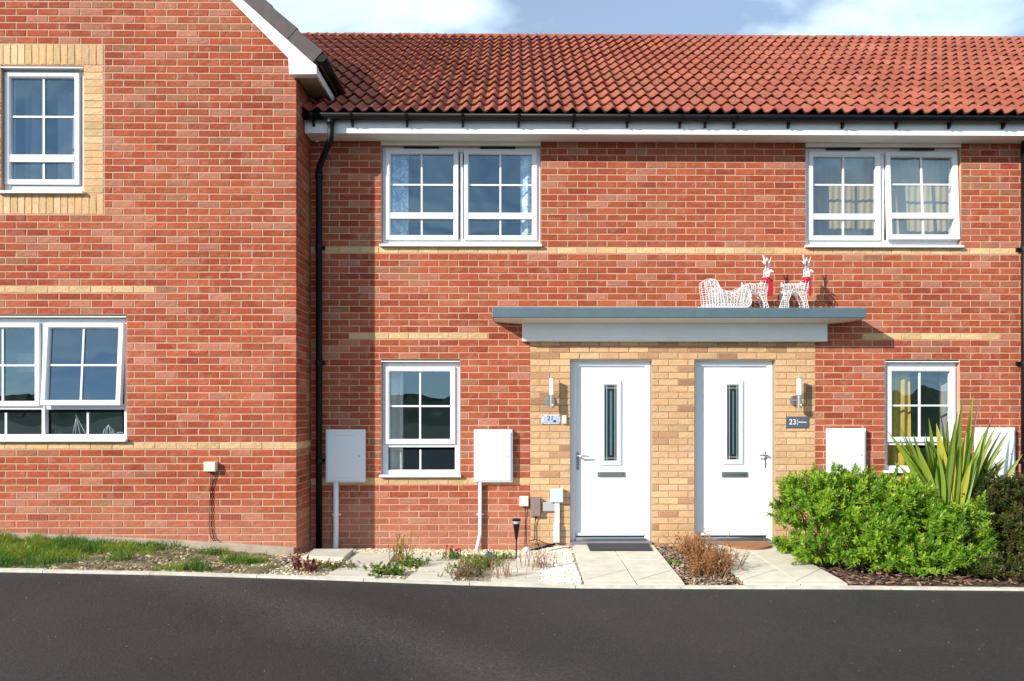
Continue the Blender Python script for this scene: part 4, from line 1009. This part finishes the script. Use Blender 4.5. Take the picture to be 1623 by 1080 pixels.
for k in range(8):
    th = math.pi*2*k/8; r_ = .05; cxx = X(172, yy); mb.tube([(cxx+r_*math.cos(th), yy+r_*math.sin(th), zs), (cxx+r_*math.cos(th), yy+r_*math.sin(th), zs+.1), (cxx, yy, zs+.16)], .003, 5)
mb.lathe(X(172, yy), yy, [(.055, zs), (.055, zs+.008)], 12); mb.build('cage', M['upvc2'], o)
o = thing('ornament', 'cluster of pale blue pebbly flowers at the right end of the lower gable window sill', 'ornament', (X(187, yy), yy, zs)); mb = MB()
for k in range(26):
    a_ = (X(R.uniform(177, 193), yy), yy+R.uniform(-.03, .03), zs+R.uniform(.01, .09)); mb.lathe(a_[0], a_[1], [(.003, a_[2]-.01), (.012, a_[2]), (.003, a_[2]+.01)], 6)
mb.build('blooms', M['lbluep'], o)
pt = thing('pot_plant', 'small yellow-leaved plant behind the lower gable window', 'plant', (X(92, yy), yy, zs)); mb = MB()
for k in range(16):
    bx_ = X(R.uniform(85, 101), yy); tp = Vector((bx_+R.uniform(-.03, .03), yy+R.uniform(-.02, .02), zs+R.uniform(.06, .14))); b_ = Vector((bx_, yy, zs))
    mb.add([b_+Vector((-.003, 0, 0)), b_+Vector((.003, 0, 0)), tp], [(0, 1, 2)], (.45, .38, .03))
mb.build('leaves', M['leaf'], pt, fix=False)

# ------------------------------------------------------------------ reindeer and sleigh
RD = -.22; base = ct+.003
def lattice(name, mb, parent, th=.0068):
    o = mb.build(name, M['acrylic'], parent)
    w = o.modifiers.new('strands', 'WIREFRAME'); w.thickness = th; w.use_even_offset = False; w.use_replace = True
    return o
def limb(mb, pts, rr, n=8, step=.022, squash=1.0):
    pts = [Vector(p_) for p_ in pts]; out = []; orr = []
    for i in range(len(pts)-1):
        k = max(1, int((pts[i+1]-pts[i]).length/step))
        for j in range(k): out.append(pts[i].lerp(pts[i+1], j/k)+Vector((R.uniform(-.003, .003),)*3)); orr.append((rr[i]+(rr[i+1]-rr[i])*j/k)*R.uniform(.93, 1.07))
    out.append(pts[-1]); orr.append(rr[-1]); mb.tube(out, orr, n, squash=squash)
def reindeer(px0, label, scarf_out, sw):
    """px0: photo column of the rump; the animal looks to the right, its head turned to the street"""
    Q = lambda px, py, dy=0.0: Vector((at(px0+px, py, RD).x, RD+dy, at(px0+px, py, RD).z))
    o = thing('reindeer', label, 'reindeer', Q(20, 489), 'white light-up reindeer on the canopy')
    mb = MB()
    limb(mb, [Q(2, 456), Q(8, 459), Q(20, 459), Q(32, 459), Q(37, 462)], [.045, .066, .060, .070, .048], 10, .022)
    for dy in (-.055, .055):
        ft = Q(5, 489, dy); ft.z = base+.006
        limb(mb, [Q(7, 460, dy), Q(6, 470, dy), Q(5, 480, dy), ft], [.055, .036, .021, .026], 7)
        ft = Q(36.5, 489, dy); ft.z = base+.006
        limb(mb, [Q(30, 463, dy), Q(32, 472, dy), Q(35, 481, dy), ft], [.046, .030, .020, .026], 7)
    limb(mb, [Q(33, 460), Q(37, 450), Q(38.5, 440)], [.062, .048, .036], 9)
    lattice('body', mb, o)
    mb = MB(); limb(mb, [Q(38.5, 441), Q(39.5, 436), Q(40, 430), Q(40.5, 426)], [.024, .031, .031, .020], 9, .013)
    limb(mb, [Q(40.3, 434, -.02), Q(37.4, 437, -.075), Q(35.6, 439.5, -.12)], [.028, .021, .014], 7, .014)
    lattice('head', mb, o, .006)
    mb = MB()
    for dy in (-.04, .04): limb(mb, [Q(43.5, 430, dy), Q(47.5, 433, dy*1.4)], [.016, .005], 6)
    mb.build('ear', M['acrylic'], o)
    for sgn, tip in ((-1, (-8.0, 405)), (1, (8.5, 406))):
        mb = MB(); a0 = Q(40+sgn*1.5, 427, sgn*.012); a1 = Q(40+tip[0]*.5, 418, sgn*.02); a2 = Q(40+tip[0]*1.0, tip[1]+.5, sgn*.03)
        mb.tube([a0, a1, a2], [.010, .009, .004], 7); mb.tube([a1, Q(40+tip[0]*.5-2.5*sgn, 409, sgn*.03)], [.007, .004], 6); mb.tube([a0.lerp(a1, .5), Q(40+tip[0]*.5+5.5*sgn, 416, sgn*.05)], [.008, .004], 6)
        if sgn > 0: mb.tube([a0, Q(49, 417.5, .04)], [.008, .004], 6)
        mb.build('antler', M['acrylic'], o, smooth=True)
    mb = MB(); limb(mb, [Q(2, 455), Q(0, 448)], [.022, .006], 6, .012); mb.build('tail', M['acrylic'], o)
    mb = MB(); mb.tube([Q(37.7, 447), Q(38.3, 443.5), Q(38.7, 441)], [.052, .053, .048], 12)
    a, b = Q(42+scarf_out, 446, -.055), Q(44.5+scarf_out, 470, -.05)
    mb.box(a.x-sw, a.x+sw, a.y-.006, a.y+.006, b.z, a.z+.01); mb.build('scarf', M['scarf'], o, bev=.003)
    mb = MB(); mb.tube([Q(2, 466, -.05), Q(-2, 476, -.07), Vector((Q(-8, 489).x, RD-.08, base+.004))], [.004, .004, .004], 5); mb.build('cord', M['acrylic'], o)
    return o
reindeer(1175.5, 'white wire reindeer with red scarf directly ahead of the sleigh on the canopy', 1.0, .027)
reindeer(1238.5, 'white wire reindeer with red scarf farther right, leading, on the canopy', .3, .013)
Q = lambda px, py, dy=0.0: Vector((at(px, py, RD).x, RD+dy, at(px, py, RD).z))
sl = thing('sleigh', 'white wire Christmas sleigh at the rear of the reindeer on the canopy', 'sleigh', Q(1148, 489))
prof = [(1112, 449), (1115, 446), (1121, 444.5), (1128, 445.5), (1133, 450), (1136, 457), (1140, 462), (1147, 464), (1154, 464), (1160, 461.5), (1166, 459.5), (1172, 459), (1178, 458), (1183, 462), (1186, 470)]
mb = MB(); rows = 11
for dy in (-.11, .11):
    vs = []
    for i, (u, v) in enumerate(prof):
        bu = 1116+(1182-1116)*(i/(len(prof)-1))
        for k in range(rows+1):
            t_ = k/rows; q = Q(bu+(u-bu)*t_, 485+(v-485)*t_, dy); vs.append(q+Vector((R.uniform(-.004, .004), 0, R.uniform(-.004, .004))))
    n1 = rows+1; mb.add(vs, [(i*n1+k, (i+1)*n1+k, (i+1)*n1+k+1, i*n1+k+1) for i in range(len(prof)-1) for k in range(rows)])
vs = []
for i, (u, v) in enumerate(prof):
    for k in range(5): vs.append(Q(u, v, -.11+.22*k/4))
mb.add(vs, [(i*5+k, (i+1)*5+k, (i+1)*5+k+1, i*5+k+1) for i in range(len(prof)-1) for k in range(4)])
lattice('body', mb, sl, .0092)
for dy in (-.11, .11):
    mb = MB(); pts = [Q(1112, 485, dy), Q(1109, 487, dy)]+[Vector((Q(u, 489, dy).x, RD+dy, base+.008)) for u in (1114, 1130, 1150, 1170, 1180)]+[Q(1185, 485, dy), Q(1186, 478, dy), Q(1183, 474, dy)]
    mb.tube(pts, .008, 6); mb.build('runner', M['acrylic'], sl, smooth=True)
    mb = MB()
    for u in range(1116, 1184, 5):
        c_ = Q(u, 486, dy-.004); mb.tube([c_+Vector((.013*math.cos(a_), 0, .013*math.sin(a_))) for a_ in [k*math.pi/4 for k in range(9)]], .0035, 4, caps=False)
    mb.build('scroll_trim', M['acrylic'], sl)

# ------------------------------------------------------------------ plants
def rv(): 
    while True:
        v = Vector((R.uniform(-1, 1), R.uniform(-1, 1), R.uniform(-1, 1)))
        if .05 < v.length < 1: return v.normalized()
def leafq(mb, p, d, up, ln, w, col, fold=.25):
    d = d.normalized(); s = d.cross(up)
    if s.length < .05: s = d.cross(Vector((1, 0, 0)))
    s.normalize(); n = s.cross(d)
    a, b = p+d*ln*.45+s*w+n*w*fold, p+d*ln*.45-s*w+n*w*fold
    mb.add([p, a, p+d*ln, b], [(0, 1, 2), (0, 2, 3)], col)
def jit(c, a=.25):
    k = R.uniform(1-a, 1+a); return (c[0]*k*R.uniform(.85, 1.2), c[1]*k, c[2]*k*R.uniform(.8, 1.2))
def bush(name, label, cat, root, lobes, n, leafcols, ln, w, per, stemcol='stem', nstem=40, low_z=.03, gap=-.22, thin=None):
    o = thing(name, label, cat, root); mb = MB(); st = MB(); lob = []
    for (px, py, rx, ry, y, *dz) in lobes:
        c = at(px, py+ (7 if thin else 0), y); k = (y-CAMY)/F; lob.append((c, rx*k*.94, rx*k*.85, ry*k*.96))
    tot = sum(l[1]*l[3] for l in lob)
    def inside(p_, skip):
        for i, (c, a, b, h) in enumerate(lob):
            if i != skip and ((p_.x-c.x)/a)**2+((p_.y-c.y)/b)**2+((p_.z-c.z)/h)**2 < .62: return True
        return False
    for i, (c, a, b, h) in enumerate(lob):
        k = int(n*a*h/tot)
        for _ in range(k):
            v = rv(); rr = 1-abs(R.gauss(0, .13)) if R.random() < .68 else R.uniform(.35, .9)
            bmp = 1+.42*mnoise.noise(Vector((v.x*2.6+i*7, v.y*2.6, v.z*2.6)))+.16*mnoise.noise(v*7+Vector((i, 0, 0)))
            p_ = Vector((c.x+v.x*a*rr*bmp, c.y+v.y*b*rr*bmp, c.z+v.z*h*rr*bmp))
            if p_.z < low_z or inside(p_, i) or p_.y > -.03: continue
            if mnoise.noise(p_*5.5)+.6*mnoise.noise(p_*13) < gap: continue
            out = (Vector((v.x/a, v.y/b, v.z/h)).normalized()+Vector((0, 0, .55))+rv()*.5).normalized()
            if thin and (Vector((p_.x, 0, p_.z))-thin[0]).length < thin[1] and R.random() < .62: continue
            tone = 1+.55*mnoise.noise(p_*4.5)+.25*mnoise.noise(p_*11)
            shoots = [p_]
            if rr > .93 and R.random() < .05: shoots += [p_+out*.035, p_+out*.07, p_+out*.105]
            for p_ in shoots:
              age = min(.999, max(0, R.random()*.55+.45*(tone-.5)))
              for q_ in range(per):
                th = q_*2.4+R.uniform(-.3, .3); lay_ = q_/per
                s = out.cross(Vector((.3, .2, 1))).normalized(); t_ = out.cross(s)
                d = (s*math.cos(th)+t_*math.sin(th))*(1.1-.75*lay_)+out*(.25+.9*lay_)
                leafq(mb, p_+out*(lay_*ln*.8-ln*.8), d, out, ln*R.uniform(.6, 1.2), w*R.uniform(.7, 1.2), jit(leafcols[int(age*len(leafcols))]))
            continue
            age = R.random()
            for q_ in range(per):
                th = q_*2.4+R.uniform(-.3, .3); lay_ = q_/per
                s = out.cross(Vector((.3, .2, 1))).normalized(); t_ = out.cross(s)
                d = (s*math.cos(th)+t_*math.sin(th))*(1.1-.75*lay_)+out*(.25+.9*lay_)
                leafq(mb, p_+out*(lay_*ln*.8-ln*.8), d, out, ln*R.uniform(.7, 1.15), w*R.uniform(.8, 1.15), jit(leafcols[min(len(leafcols)-1, int(age*len(leafcols)))]))
    rt = Vector(root)
    for _ in range(nstem):
        i = R.randrange(len(lob)); c, a, b, h = lob[i]; v = rv(); e = Vector((c.x+v.x*a*.75, c.y+v.y*b*.75, c.z+v.z*h*.75))
        s = Vector((c.x*.6+rt.x*.4+R.uniform(-.15, .15), c.y*.7+rt.y*.3+R.uniform(-.12, .12), rt.z-.02)); 
        if e.z < .1 or e.y > -.05: continue
        m_ = s.lerp(e, .5)+rv()*.06; st.tube([s, m_, e], [.009, .006, .003], 5)
    mb.build('foliage', M['leaf'], o, fix=False, kind='stuff'); st.build('stem', M[stemcol], o, kind='stuff')
    return o
GREENS = [(.060, .14, .012), (.11, .23, .016), (.17, .31, .02), (.25, .38, .028), (.32, .43, .045)]
bush('shrub', 'large bright green rounded shrub beside the right-hand path', 'shrub', gnd(1420, 900, -.03),
     [(1296, 800, 62, 58, -.85), (1362, 798, 72, 58, -.85), (1432, 812, 66, 62, -1.0), (1492, 846, 66, 62, -1.15), (1535, 838, 42, 52, -1.2), (1300, 855, 52, 34, -1.15), (1382, 858, 66, 46, -1.25), (1462, 882, 58, 34, -1.4), (1258, 786, 26, 40, -.75), (1530, 880, 34, 26, -1.35), (1330, 770, 50, 34, -.7), (1405, 775, 50, 30, -.75), (1246, 856, 18, 15, -.55)],
     10500, GREENS, .054, .0115, 8, nstem=150, thin=(Vector((at(1308, 852, -1.3).x, 0, at(1308, 852, -1.3).z)), .21))
DARKS = [(.026, .040, .009), (.045, .062, .012), (.075, .066, .020), (.075, .10, .018), (.12, .145, .028)]
bush('shrub', 'dark bronze-green spreading shrub at the right edge beside the spiky plant', 'shrub', gnd(1600, 905, -.03),
     [(1590, 800, 62, 44, -.85), (1650, 810, 70, 60, -.9), (1600, 860, 60, 60, -1.05), (1660, 880, 70, 60, -1.25), (1580, 905, 62, 28, -1.5), (1640, 915, 60, 30, -1.55), (1545, 915, 32, 18, -1.55), (1550, 795, 36, 28, -.7)],
     11500, DARKS, .036, .010, 8, nstem=60, gap=-.45)
# spiky plant: every sword leaf is a part
def sword(mb, b, tip, w, col, bend, twist):
    n = 7; side = Vector((math.cos(twist), math.sin(twist), 0)); vs = []
    for i in range(n+1):
        t_ = i/n; p_ = b.lerp(tip, t_)+bend*(t_*(1-t_)*4)*.5+Vector((0, 0, 0)); ww = w*(.75+.5*t_ if t_ < .5 else (1.0-(t_-.5)*2)**.8+.0)*.5+.001
        f_ = Vector((-side.y, side.x, 0))*ww*.45
        vs += [p_-side*ww-f_*.0, p_+f_, p_+side*ww]
    for i in range(n):
        for k in range(2): mb.add([vs[3*i+k], vs[3*i+k+1], vs[3*i+k+4], vs[3*i+k+3]], [(0, 1, 2, 3)], col)
ph = thing('spiky_plant', 'tall spiky yellow-green sword-leaved plant behind the bright green shrub', 'plant', (X(1508, -.75), -.75, -.03))
SW = [(1407, 684, 1466, 790), (1424, 673, 1470, 792), (1450, 693, 1474, 792), (1472, 663, 1482, 790), (1484, 671, 1500, 775), (1490, 648, 1506, 780), (1470, 701, 1486, 795), (1518, 652, 1502, 790), (1526, 630, 1514, 795), (1543, 624, 1528, 790), (1553, 632, 1532, 790), (1581, 642, 1538, 790), (1568, 672, 1534, 795), (1578, 676, 1538, 798), (1590, 679, 1544, 798), (1513, 690, 1508, 795), (1621, 720, 1585, 790), (1532, 685, 1520, 795), (1500, 690, 1498, 798), (1545, 680, 1526, 798), (1488, 720, 1490, 798), (1555, 700, 1532, 798), (1522, 705, 1514, 798), (1508, 730, 1504, 799), (1540, 730, 1524, 799), (1463, 730, 1480, 798)]
for _ in range(36):
    u = R.uniform(-1, 1); SW.append((1504+u*94+R.uniform(-8, 8), R.uniform(664, 722)+abs(u)*16, 1503+u*44, 799))
for i, (tx, ty, bx_, by) in enumerate(SW):
    dy = R.uniform(-.13, .13); tip = at(tx, ty, -.75+dy+R.uniform(-.1, .05)); b_ = at(bx_, by, -.75+dy); b_ = tip+(b_-tip)*1.28
    col = jit(R.choice([(.20, .30, .035), (.24, .32, .035), (.13, .21, .025), (.31, .36, .045), (.17, .27, .035)]), .12)
    if i in (15,): col = (.42, .38, .04)
    if i in (10, 11): col = (.15, .11, .05)
    mb = MB(); sword(mb, b_, tip, R.uniform(.062, .105) if i not in (10, 11, 1) else .035, col, Vector(((tx-bx_)*-.0016+R.uniform(-.03, .03), 0, R.uniform(0, .06))), R.uniform(-.7, .7)); lf = mb.build('leaf', M['blade'], ph, fix=False, smooth=True)
mb = MB(); sword(mb, at(1560, 760, -.78), at(1640, 757, -.8), .04, (.34, .38, .08), Vector((0, 0, .02)), 1.2); mb.build('leaf', M['blade'], ph, fix=False)
mb = MB(); sword(mb, at(1470, 700, -.8), at(1500, 738, -.8), .06, (.09, .14, .03), Vector((0, 0, .02)), .2); mb.build('leaf', M['blade'], ph, fix=False)

def sprig(name, label, cat, px, py, n, h, spread, stemc, leafc, lsize, dens, flowers=None, upright=.8, group=None, z=None, elong=(1, 1)):
    zz = 0.0
    for _ in range(6): g_ = gnd(px, py, zz); zz = (bed_z(g_.x, g_.y) if z is None else z)
    root = gnd(px, py, zz); o = thing(name, label, cat, root, group); st, lf, fl = MB(), MB(), MB()
    for _ in range(n):
        b_ = root+Vector((R.gauss(0, spread*.45)*elong[0], R.gauss(0, spread*.45)*elong[1], -.005)); b_.y = max(KY0+.02, min(-.03, b_.y))
        hh = h*R.uniform(.45, 1.05); d = Vector((R.gauss(0, .35), R.gauss(0, .35), upright)).normalized()
        m_ = b_+d*hh*.5; e = b_+d*hh+Vector((R.gauss(0, .02), R.gauss(0, .02), 0)); e.y = min(e.y, -.015); m_.y = min(m_.y, -.015)
        st.tube([b_, m_, e], [.0035, .0028, .0015], 4, col=jit(stemc, .3), caps=False)
        for k in range(dens):
            t_ = R.uniform(.15, 1); p_ = b_.lerp(e, t_); leafq(lf, p_, (rv()+d*.7), d, lsize*R.uniform(.6, 1.2), lsize*R.uniform(.18, .32), jit(R.choice(leafc), .3))
        if flowers and R.random() < flowers[1]:
            fc = jit(flowers[0], .15); c_ = e+Vector((0, 0, .005)); nn = (Vector((0, -.6, .6))+rv()*.4).normalized(); s = nn.cross(Vector((1, 0, .2))).normalized(); t2 = nn.cross(s)
            for q_ in range(5):
                th = q_*1.2566; dd = s*math.cos(th)+t2*math.sin(th); leafq(fl, c_, dd+nn*.2, nn, flowers[2], flowers[2]*.42, fc)
    st.build('stem', M['petal'], o, fix=False, kind='stuff')
    if lf.v: lf.build('foliage', M['leaf'], o, fix=False, kind='stuff')
    if fl.v: fl.build('flower', M['petal'], o, fix=False, kind='stuff')
    return o
RUST = [(.42, .19, .06), (.34, .13, .05), (.48, .25, .08), (.28, .12, .05)]
for px, py, h in ((1092, 878, .25), (1112, 893, .32), (1140, 905, .29), (1122, 914, .24)):
    sprig('dry_heather', {1092: 'rust-brown dry heather clump nearest the buff brick between the two paths', 1112: 'tall rust-brown dry heather clump at the middle of the bed between the paths', 1140: 'rust-brown dry heather clump leaning over the right-hand path', 1122: 'low orange-brown dry heather clump nearest the road between the paths'}[px], 'plant', px, py, 60, h, .19, (.25, .13, .06), RUST, .028, 16, None, 1.3, 'rust-brown dry plants between the paths', -.03)
sprig('weed', 'small green weed at the edge of the left-hand path', 'plant', 1068, 895, 10, .06, .07, (.1, .2, .03), GREENS, .03, 8, z=-.03)
sprig('red_stem_plant', 'dark red stemmed plant near the gable corner, left of its twin', 'plant', 478, 905, 9, .22, .05, (.18, .02, .025), [(.19, .02, .03), (.13, .012, .02), (.16, .09, .04)], .04, 14, None, 1.6, 'dark red plants by the kerb')
sprig('red_stem_plant', 'dark red stemmed plant near the gable corner, right of its twin', 'plant', 494, 907, 9, .15, .06, (.18, .02, .025), [(.19, .02, .03), (.14, .014, .022), (.16, .10, .04)], .04, 14, None, 1.6, 'dark red plants by the kerb')
sprig('tall_dry_plant', 'tall thin dry flower stems standing between the paving slabs', 'plant', 634, 896, 26, .34, .10, (.30, .20, .06), [(.30, .24, .04), (.20, .24, .03), (.38, .22, .05)], .03, 9, None, 1.7)
sprig('leafy_plant', 'low green leafy plant right of the tall dry stems', 'plant', 655, 898, 34, .09, .14, (.1, .16, .03), [(.16, .26, .03), (.10, .18, .03), (.22, .28, .05)], .045, 8, None, .7)
sprig('leafy_plant', 'dark green leafy plant at the kerb left of the middle slab', 'plant', 612, 910, 40, .08, .15, (.1, .12, .03), [(.08, .15, .025), (.14, .22, .03)], .05, 7, None, .6)
sprig('pansy', 'red-flowered pansies beside the wall left of the bent gas pipe', 'flowers', 718, 886, 26, .12, .09, (.1, .2, .03), GREENS[:3], .035, 6, ((.26, .006, .008), .35, .022), 1.0)
sprig('pansy', 'single red pansy low between two pale slabs', 'flowers', 722, 903, 8, .08, .04, (.1, .2, .03), GREENS[:3], .03, 5, ((.26, .006, .008), .5, .02), 1.0)
sprig('pansy', 'violet-blue pansy beside the foot of the bent gas pipe', 'flowers', 775, 890, 10, .09, .05, (.1, .2, .03), GREENS[:3], .03, 6, ((.06, .03, .30), .6, .024), 1.0)
sprig('heather', 'purple-brown heather at the kerb between the pale slabs', 'plant', 738, 914, 90, .13, .19, (.18, .12, .08), [(.26, .15, .12), (.20, .16, .06), (.16, .18, .05)], .02, 12, None, .9)
sprig('green_heather', 'yellow-green mounded heather behind the purple-brown one', 'plant', 764, 899, 120, .14, .20, (.14, .16, .04), [(.22, .28, .04), (.16, .22, .04), (.28, .30, .05)], .022, 13, None, .9)
sprig('leafy_plant', 'small green leafy plants by the wall behind the stake light', 'plant', 792, 886, 30, .09, .13, (.1, .2, .03), GREENS[:4], .035, 6, None, .8, elong=(1.5, .5))
sprig('bare_twig_plant', 'bare pinkish twigs standing on the front slab near the kerb', 'plant', 800, 918, 26, .24, .16, (.34, .20, .14), [(.32, .18, .12)], .02, 2, None, 1.6, 'bare twig plants')
sprig('bare_twig_plant', 'bare brown twig bush at the edge of the white gravel', 'plant', 852, 902, 34, .24, .18, (.30, .19, .12), [(.30, .16, .09), (.18, .14, .05)], .02, 4, None, 1.3, 'bare twig plants')
sprig('creeping_thyme', 'low mixed ground plants beside the kerb near the raised slab', 'plant', 520, 900, 160, .05, .36, (.2, .18, .06), [(.20, .20, .05), (.30, .26, .10), (.12, .14, .03), (.10, .07, .04)], .025, 6, None, .7, elong=(1.0, .55))

# grass: uncountable blades on the sloping strip
gmb = MB(); gx1 = GX-.1; cnt = 0
clumps = [(at(385, 888, -1.2).x, -1.15, .24, .20), (at(330, 880, -.9).x, -.8, .18, .14), (at(300, 905, -1.6).x, -1.72, .30, .10), (at(445, 905, -1.6).x, -1.68, .14, .10)]
for _ in range(62000):
    x_ = R.uniform(-6.8, GX+.05); y_ = R.uniform(KY0+.015, GY-.06)
    if x_ > GX-.02 and y_ > -.9: continue
    dens = min(1, max(0, (-3.4-x_)/.9+.25*mnoise.noise(Vector((x_*2.2, y_*2.6, 0)))*2+(.35 if y_ > -1.1 else -.25)*(1 if x_ > -4.6 else .3)))
    dens *= .30+1.1*max(0, .45+mnoise.noise(Vector((x_*3.1, y_*4, 5))))
    for cx_, cy_, rx_, ry_ in clumps:
        e = ((x_-cx_)/rx_)**2+((y_-cy_)/ry_)**2
        if e < 1: dens = max(dens, 1.15-e)
    if R.random() > max(dens, .05): continue
    tuft = .45+1.5*max(0, .35+mnoise.noise(Vector((x_*5.5, y_*6.5, 2))))
    z_ = bed_z(x_, y_)-.004; h = tuft*R.uniform(.04, .105)*(1 if dens > .3 else .6); d = Vector((R.gauss(0, .4), R.gauss(0, .4), 1)).normalized()
    s = Vector((math.cos(R.random()*6.3), math.sin(R.random()*6.3), 0))*R.uniform(.0016, .0032); b_ = Vector((x_, y_, z_)); m_ = b_+d*h*.6; tpt = b_+d*h+Vector((d.x, d.y, -.2))*h*.5
    tone = mnoise.noise(Vector((x_*1.7, y_*2.1, 9)))
    base_c = (.065, .175, .013) if tone > .06 else (.19, .27, .02)
    if R.random() < .10 or dens < .2: base_c = (.28, .25, .09)
    c_ = jit(base_c, .25); gmb.add([b_-s, b_+s, m_+s*.7, tpt, m_-s*.7], [(0, 1, 2, 4), (4, 2, 3)], c_)
o = gmb.build('grass', M['blade'], None, fix=False); tag(o, 'green grass growing on the sloping strip below the gable wall', 'grass', None, 'stuff')
# pebbles
def pebbles(name, label, region, n, cols, rmin, rmax, zf, lift=0.0):
    mb = MB(); t_ = (1+5**.5)/2
    iv = [Vector(v).normalized() for v in [(-1, t_, 0), (1, t_, 0), (-1, -t_, 0), (1, -t_, 0), (0, -1, t_), (0, 1, t_), (0, -1, -t_), (0, 1, -t_), (t_, 0, -1), (t_, 0, 1), (-t_, 0, -1), (-t_, 0, 1)]]
    fi = [(0, 11, 5), (0, 5, 1), (0, 1, 7), (0, 7, 10), (0, 10, 11), (1, 5, 9), (5, 11, 4), (11, 10, 2), (10, 7, 6), (7, 1, 8), (3, 9, 4), (3, 4, 2), (3, 2, 6), (3, 6, 8), (3, 8, 9), (4, 9, 5), (2, 4, 11), (6, 2, 10), (8, 6, 7), (9, 8, 1)]
    k = 0
    while k < n:
        p_ = region()
        if p_ is None: k += 1; continue
        r_ = R.uniform(rmin, rmax); rot = Matrix.Rotation(R.random()*6.3, 3, 'Z') @ Matrix.Rotation(R.uniform(-.5, .5), 3, 'X'); sc = Vector((1.25, .9, .65))
        c_ = Vector((p_[0], p_[1], zf(p_[0], p_[1])+r_*.25+lift)); col = jit(R.choice(cols), .12)
        mb.add([c_+rot @ Vector((v.x*sc.x*r_*R.uniform(.85, 1.15), v.y*sc.y*r_*R.uniform(.85, 1.15), v.z*sc.z*r_)) for v in iv], fi, col); k += 1
    o = mb.build(name, M['stone'], None, fix=False, smooth=False); tag(o, label, 'gravel', None, 'stuff')
WH = [(.72, .68, .58), (.64, .60, .50), (.58, .50, .38), (.70, .66, .60)]
pa, pb, pc, pd = gnd(862, 892, -.03), gnd(905, 866, -.04), gnd(925, 927), gnd(858, 927)
def reg1():
    x_ = R.uniform(pd.x-.02, pc.x); y_ = R.uniform(KY0+.01, -.04)
    t_ = (y_-pb.y)/(pc.y-pb.y); xr = pb.x+(pc.x-pb.x)*t_-.015
    if x_ > xr or (x_ < pa.x-.0 and y_ > -1.0): return None
    return x_, y_
pebbles('white_gravel', 'white gravel left of the left-hand path', reg1, 2300, WH, .010, .021, bed_z)
def reg2():
    x_ = R.uniform(RW+.3, pb.x); y_ = R.uniform(-.42, -.02)
    return x_, y_
pebbles('gravel', 'cream gravel along the foot of the red wall', reg2, 1700, [(.62, .54, .36), (.55, .47, .30), (.68, .62, .48), (.40, .33, .2)], .009, .018, bed_z)
def reg3(): return R.uniform(GX-.2, -.35), R.uniform(KY0+.01, -.42)
pebbles('gravel', 'mixed cream gravel between the loose paving slabs', reg3, 2400, [(.60, .52, .33), (.50, .42, .24), (.66, .60, .46), (.30, .24, .14), (.22, .17, .1)], .008, .016, bed_z, -.003)
def reg4(): return R.uniform(-4.6, GX), R.uniform(KY0+.01, GY-.06)
pebbles('soil_clods', 'dry soil clods and stones on the bare part of the grass strip', reg4, 1500, [(.34, .27, .17), (.26, .19, .11), (.45, .38, .26), (.17, .12, .07)], .007, .02, bed_z, -.004)
# bark chips and fallen leaves
def chips(name, label, region, n, cols, ln):
    mb = MB()
    for _ in range(n):
        x_, y_ = region(); p_ = Vector((x_, y_, -.028+R.uniform(0, .02))); d = Vector((R.uniform(-1, 1), R.uniform(-1, 1), R.uniform(-.25, .35))).normalized()*ln*R.uniform(.4, 1); s = d.cross(Vector((0, 0, 1))).normalized()*ln*R.uniform(.1, .25); u = Vector((0, 0, .005))
        mb.add([p_-s, p_+s, p_+d+s, p_+d-s, p_-s+u, p_+s+u, p_+d+s+u, p_+d-s+u], [(4, 5, 6, 7), (0, 1, 5, 4), (1, 2, 6, 5), (2, 3, 7, 6), (3, 0, 4, 7)], jit(R.choice(cols), .3))
    o = mb.build(name, M['stone'], None, fix=False); tag(o, label, 'mulch', None, 'stuff')
BK = [(.12, .06, .035), (.20, .11, .06), (.07, .035, .02), (.26, .17, .11)]
def regb():
    y_ = R.uniform(KY0+.01, -.05); pxr = 1232+(gnd(0, 0, -.03) and 0); t_ = (y_-gnd(1232, 864).y)/(gnd(1352, 928).y-gnd(1232, 864).y)
    xl = gnd(1232, 864).x+(gnd(1352, 928).x-gnd(1232, 864).x)*t_+.02; return R.uniform(xl, 6.2), y_
chips('bark_chips', 'brown bark chips under the green and bronze shrubs', regb, 2600, BK, .05)
def regm():
    y_ = R.uniform(KY0+.01, -.04); t_ = (y_-gnd(1036, 864).y)/(gnd(1088, 928).y-gnd(1036, 864).y)
    a_ = gnd(1036, 864).x+(gnd(1088, 928).x-gnd(1036, 864).x)*t_+.015; b_ = gnd(1108, 864).x+(gnd(1187, 928).x-gnd(1108, 864).x)*t_-.015
    return R.uniform(a_, b_), y_
chips('bark_chips', 'grey-brown bark chips in the bed between the two paths', regm, 1300, [(.20, .14, .09), (.30, .23, .16), (.12, .08, .05), (.36, .28, .2)], .04)
# pale grit scattered on the asphalt
mb = MB()
for _ in range(260):
    x_, y_ = R.uniform(-4.5, 5), R.uniform(-4.6, KY1-.03); z_ = kerb_z(x_)-.020-.004*(KY1-y_); r_ = R.uniform(.0012, .0036)
    mb.lathe(x_, y_, [(r_*.5, z_-.001), (r_, z_+r_*.5), (r_*.4, z_+r_)], 5, jit((.34, .32, .28), .3))
o = mb.build('road_grit', M['stone'], None, fix=False); tag(o, 'pale grit specks scattered over the asphalt', 'grit', None, 'stuff')
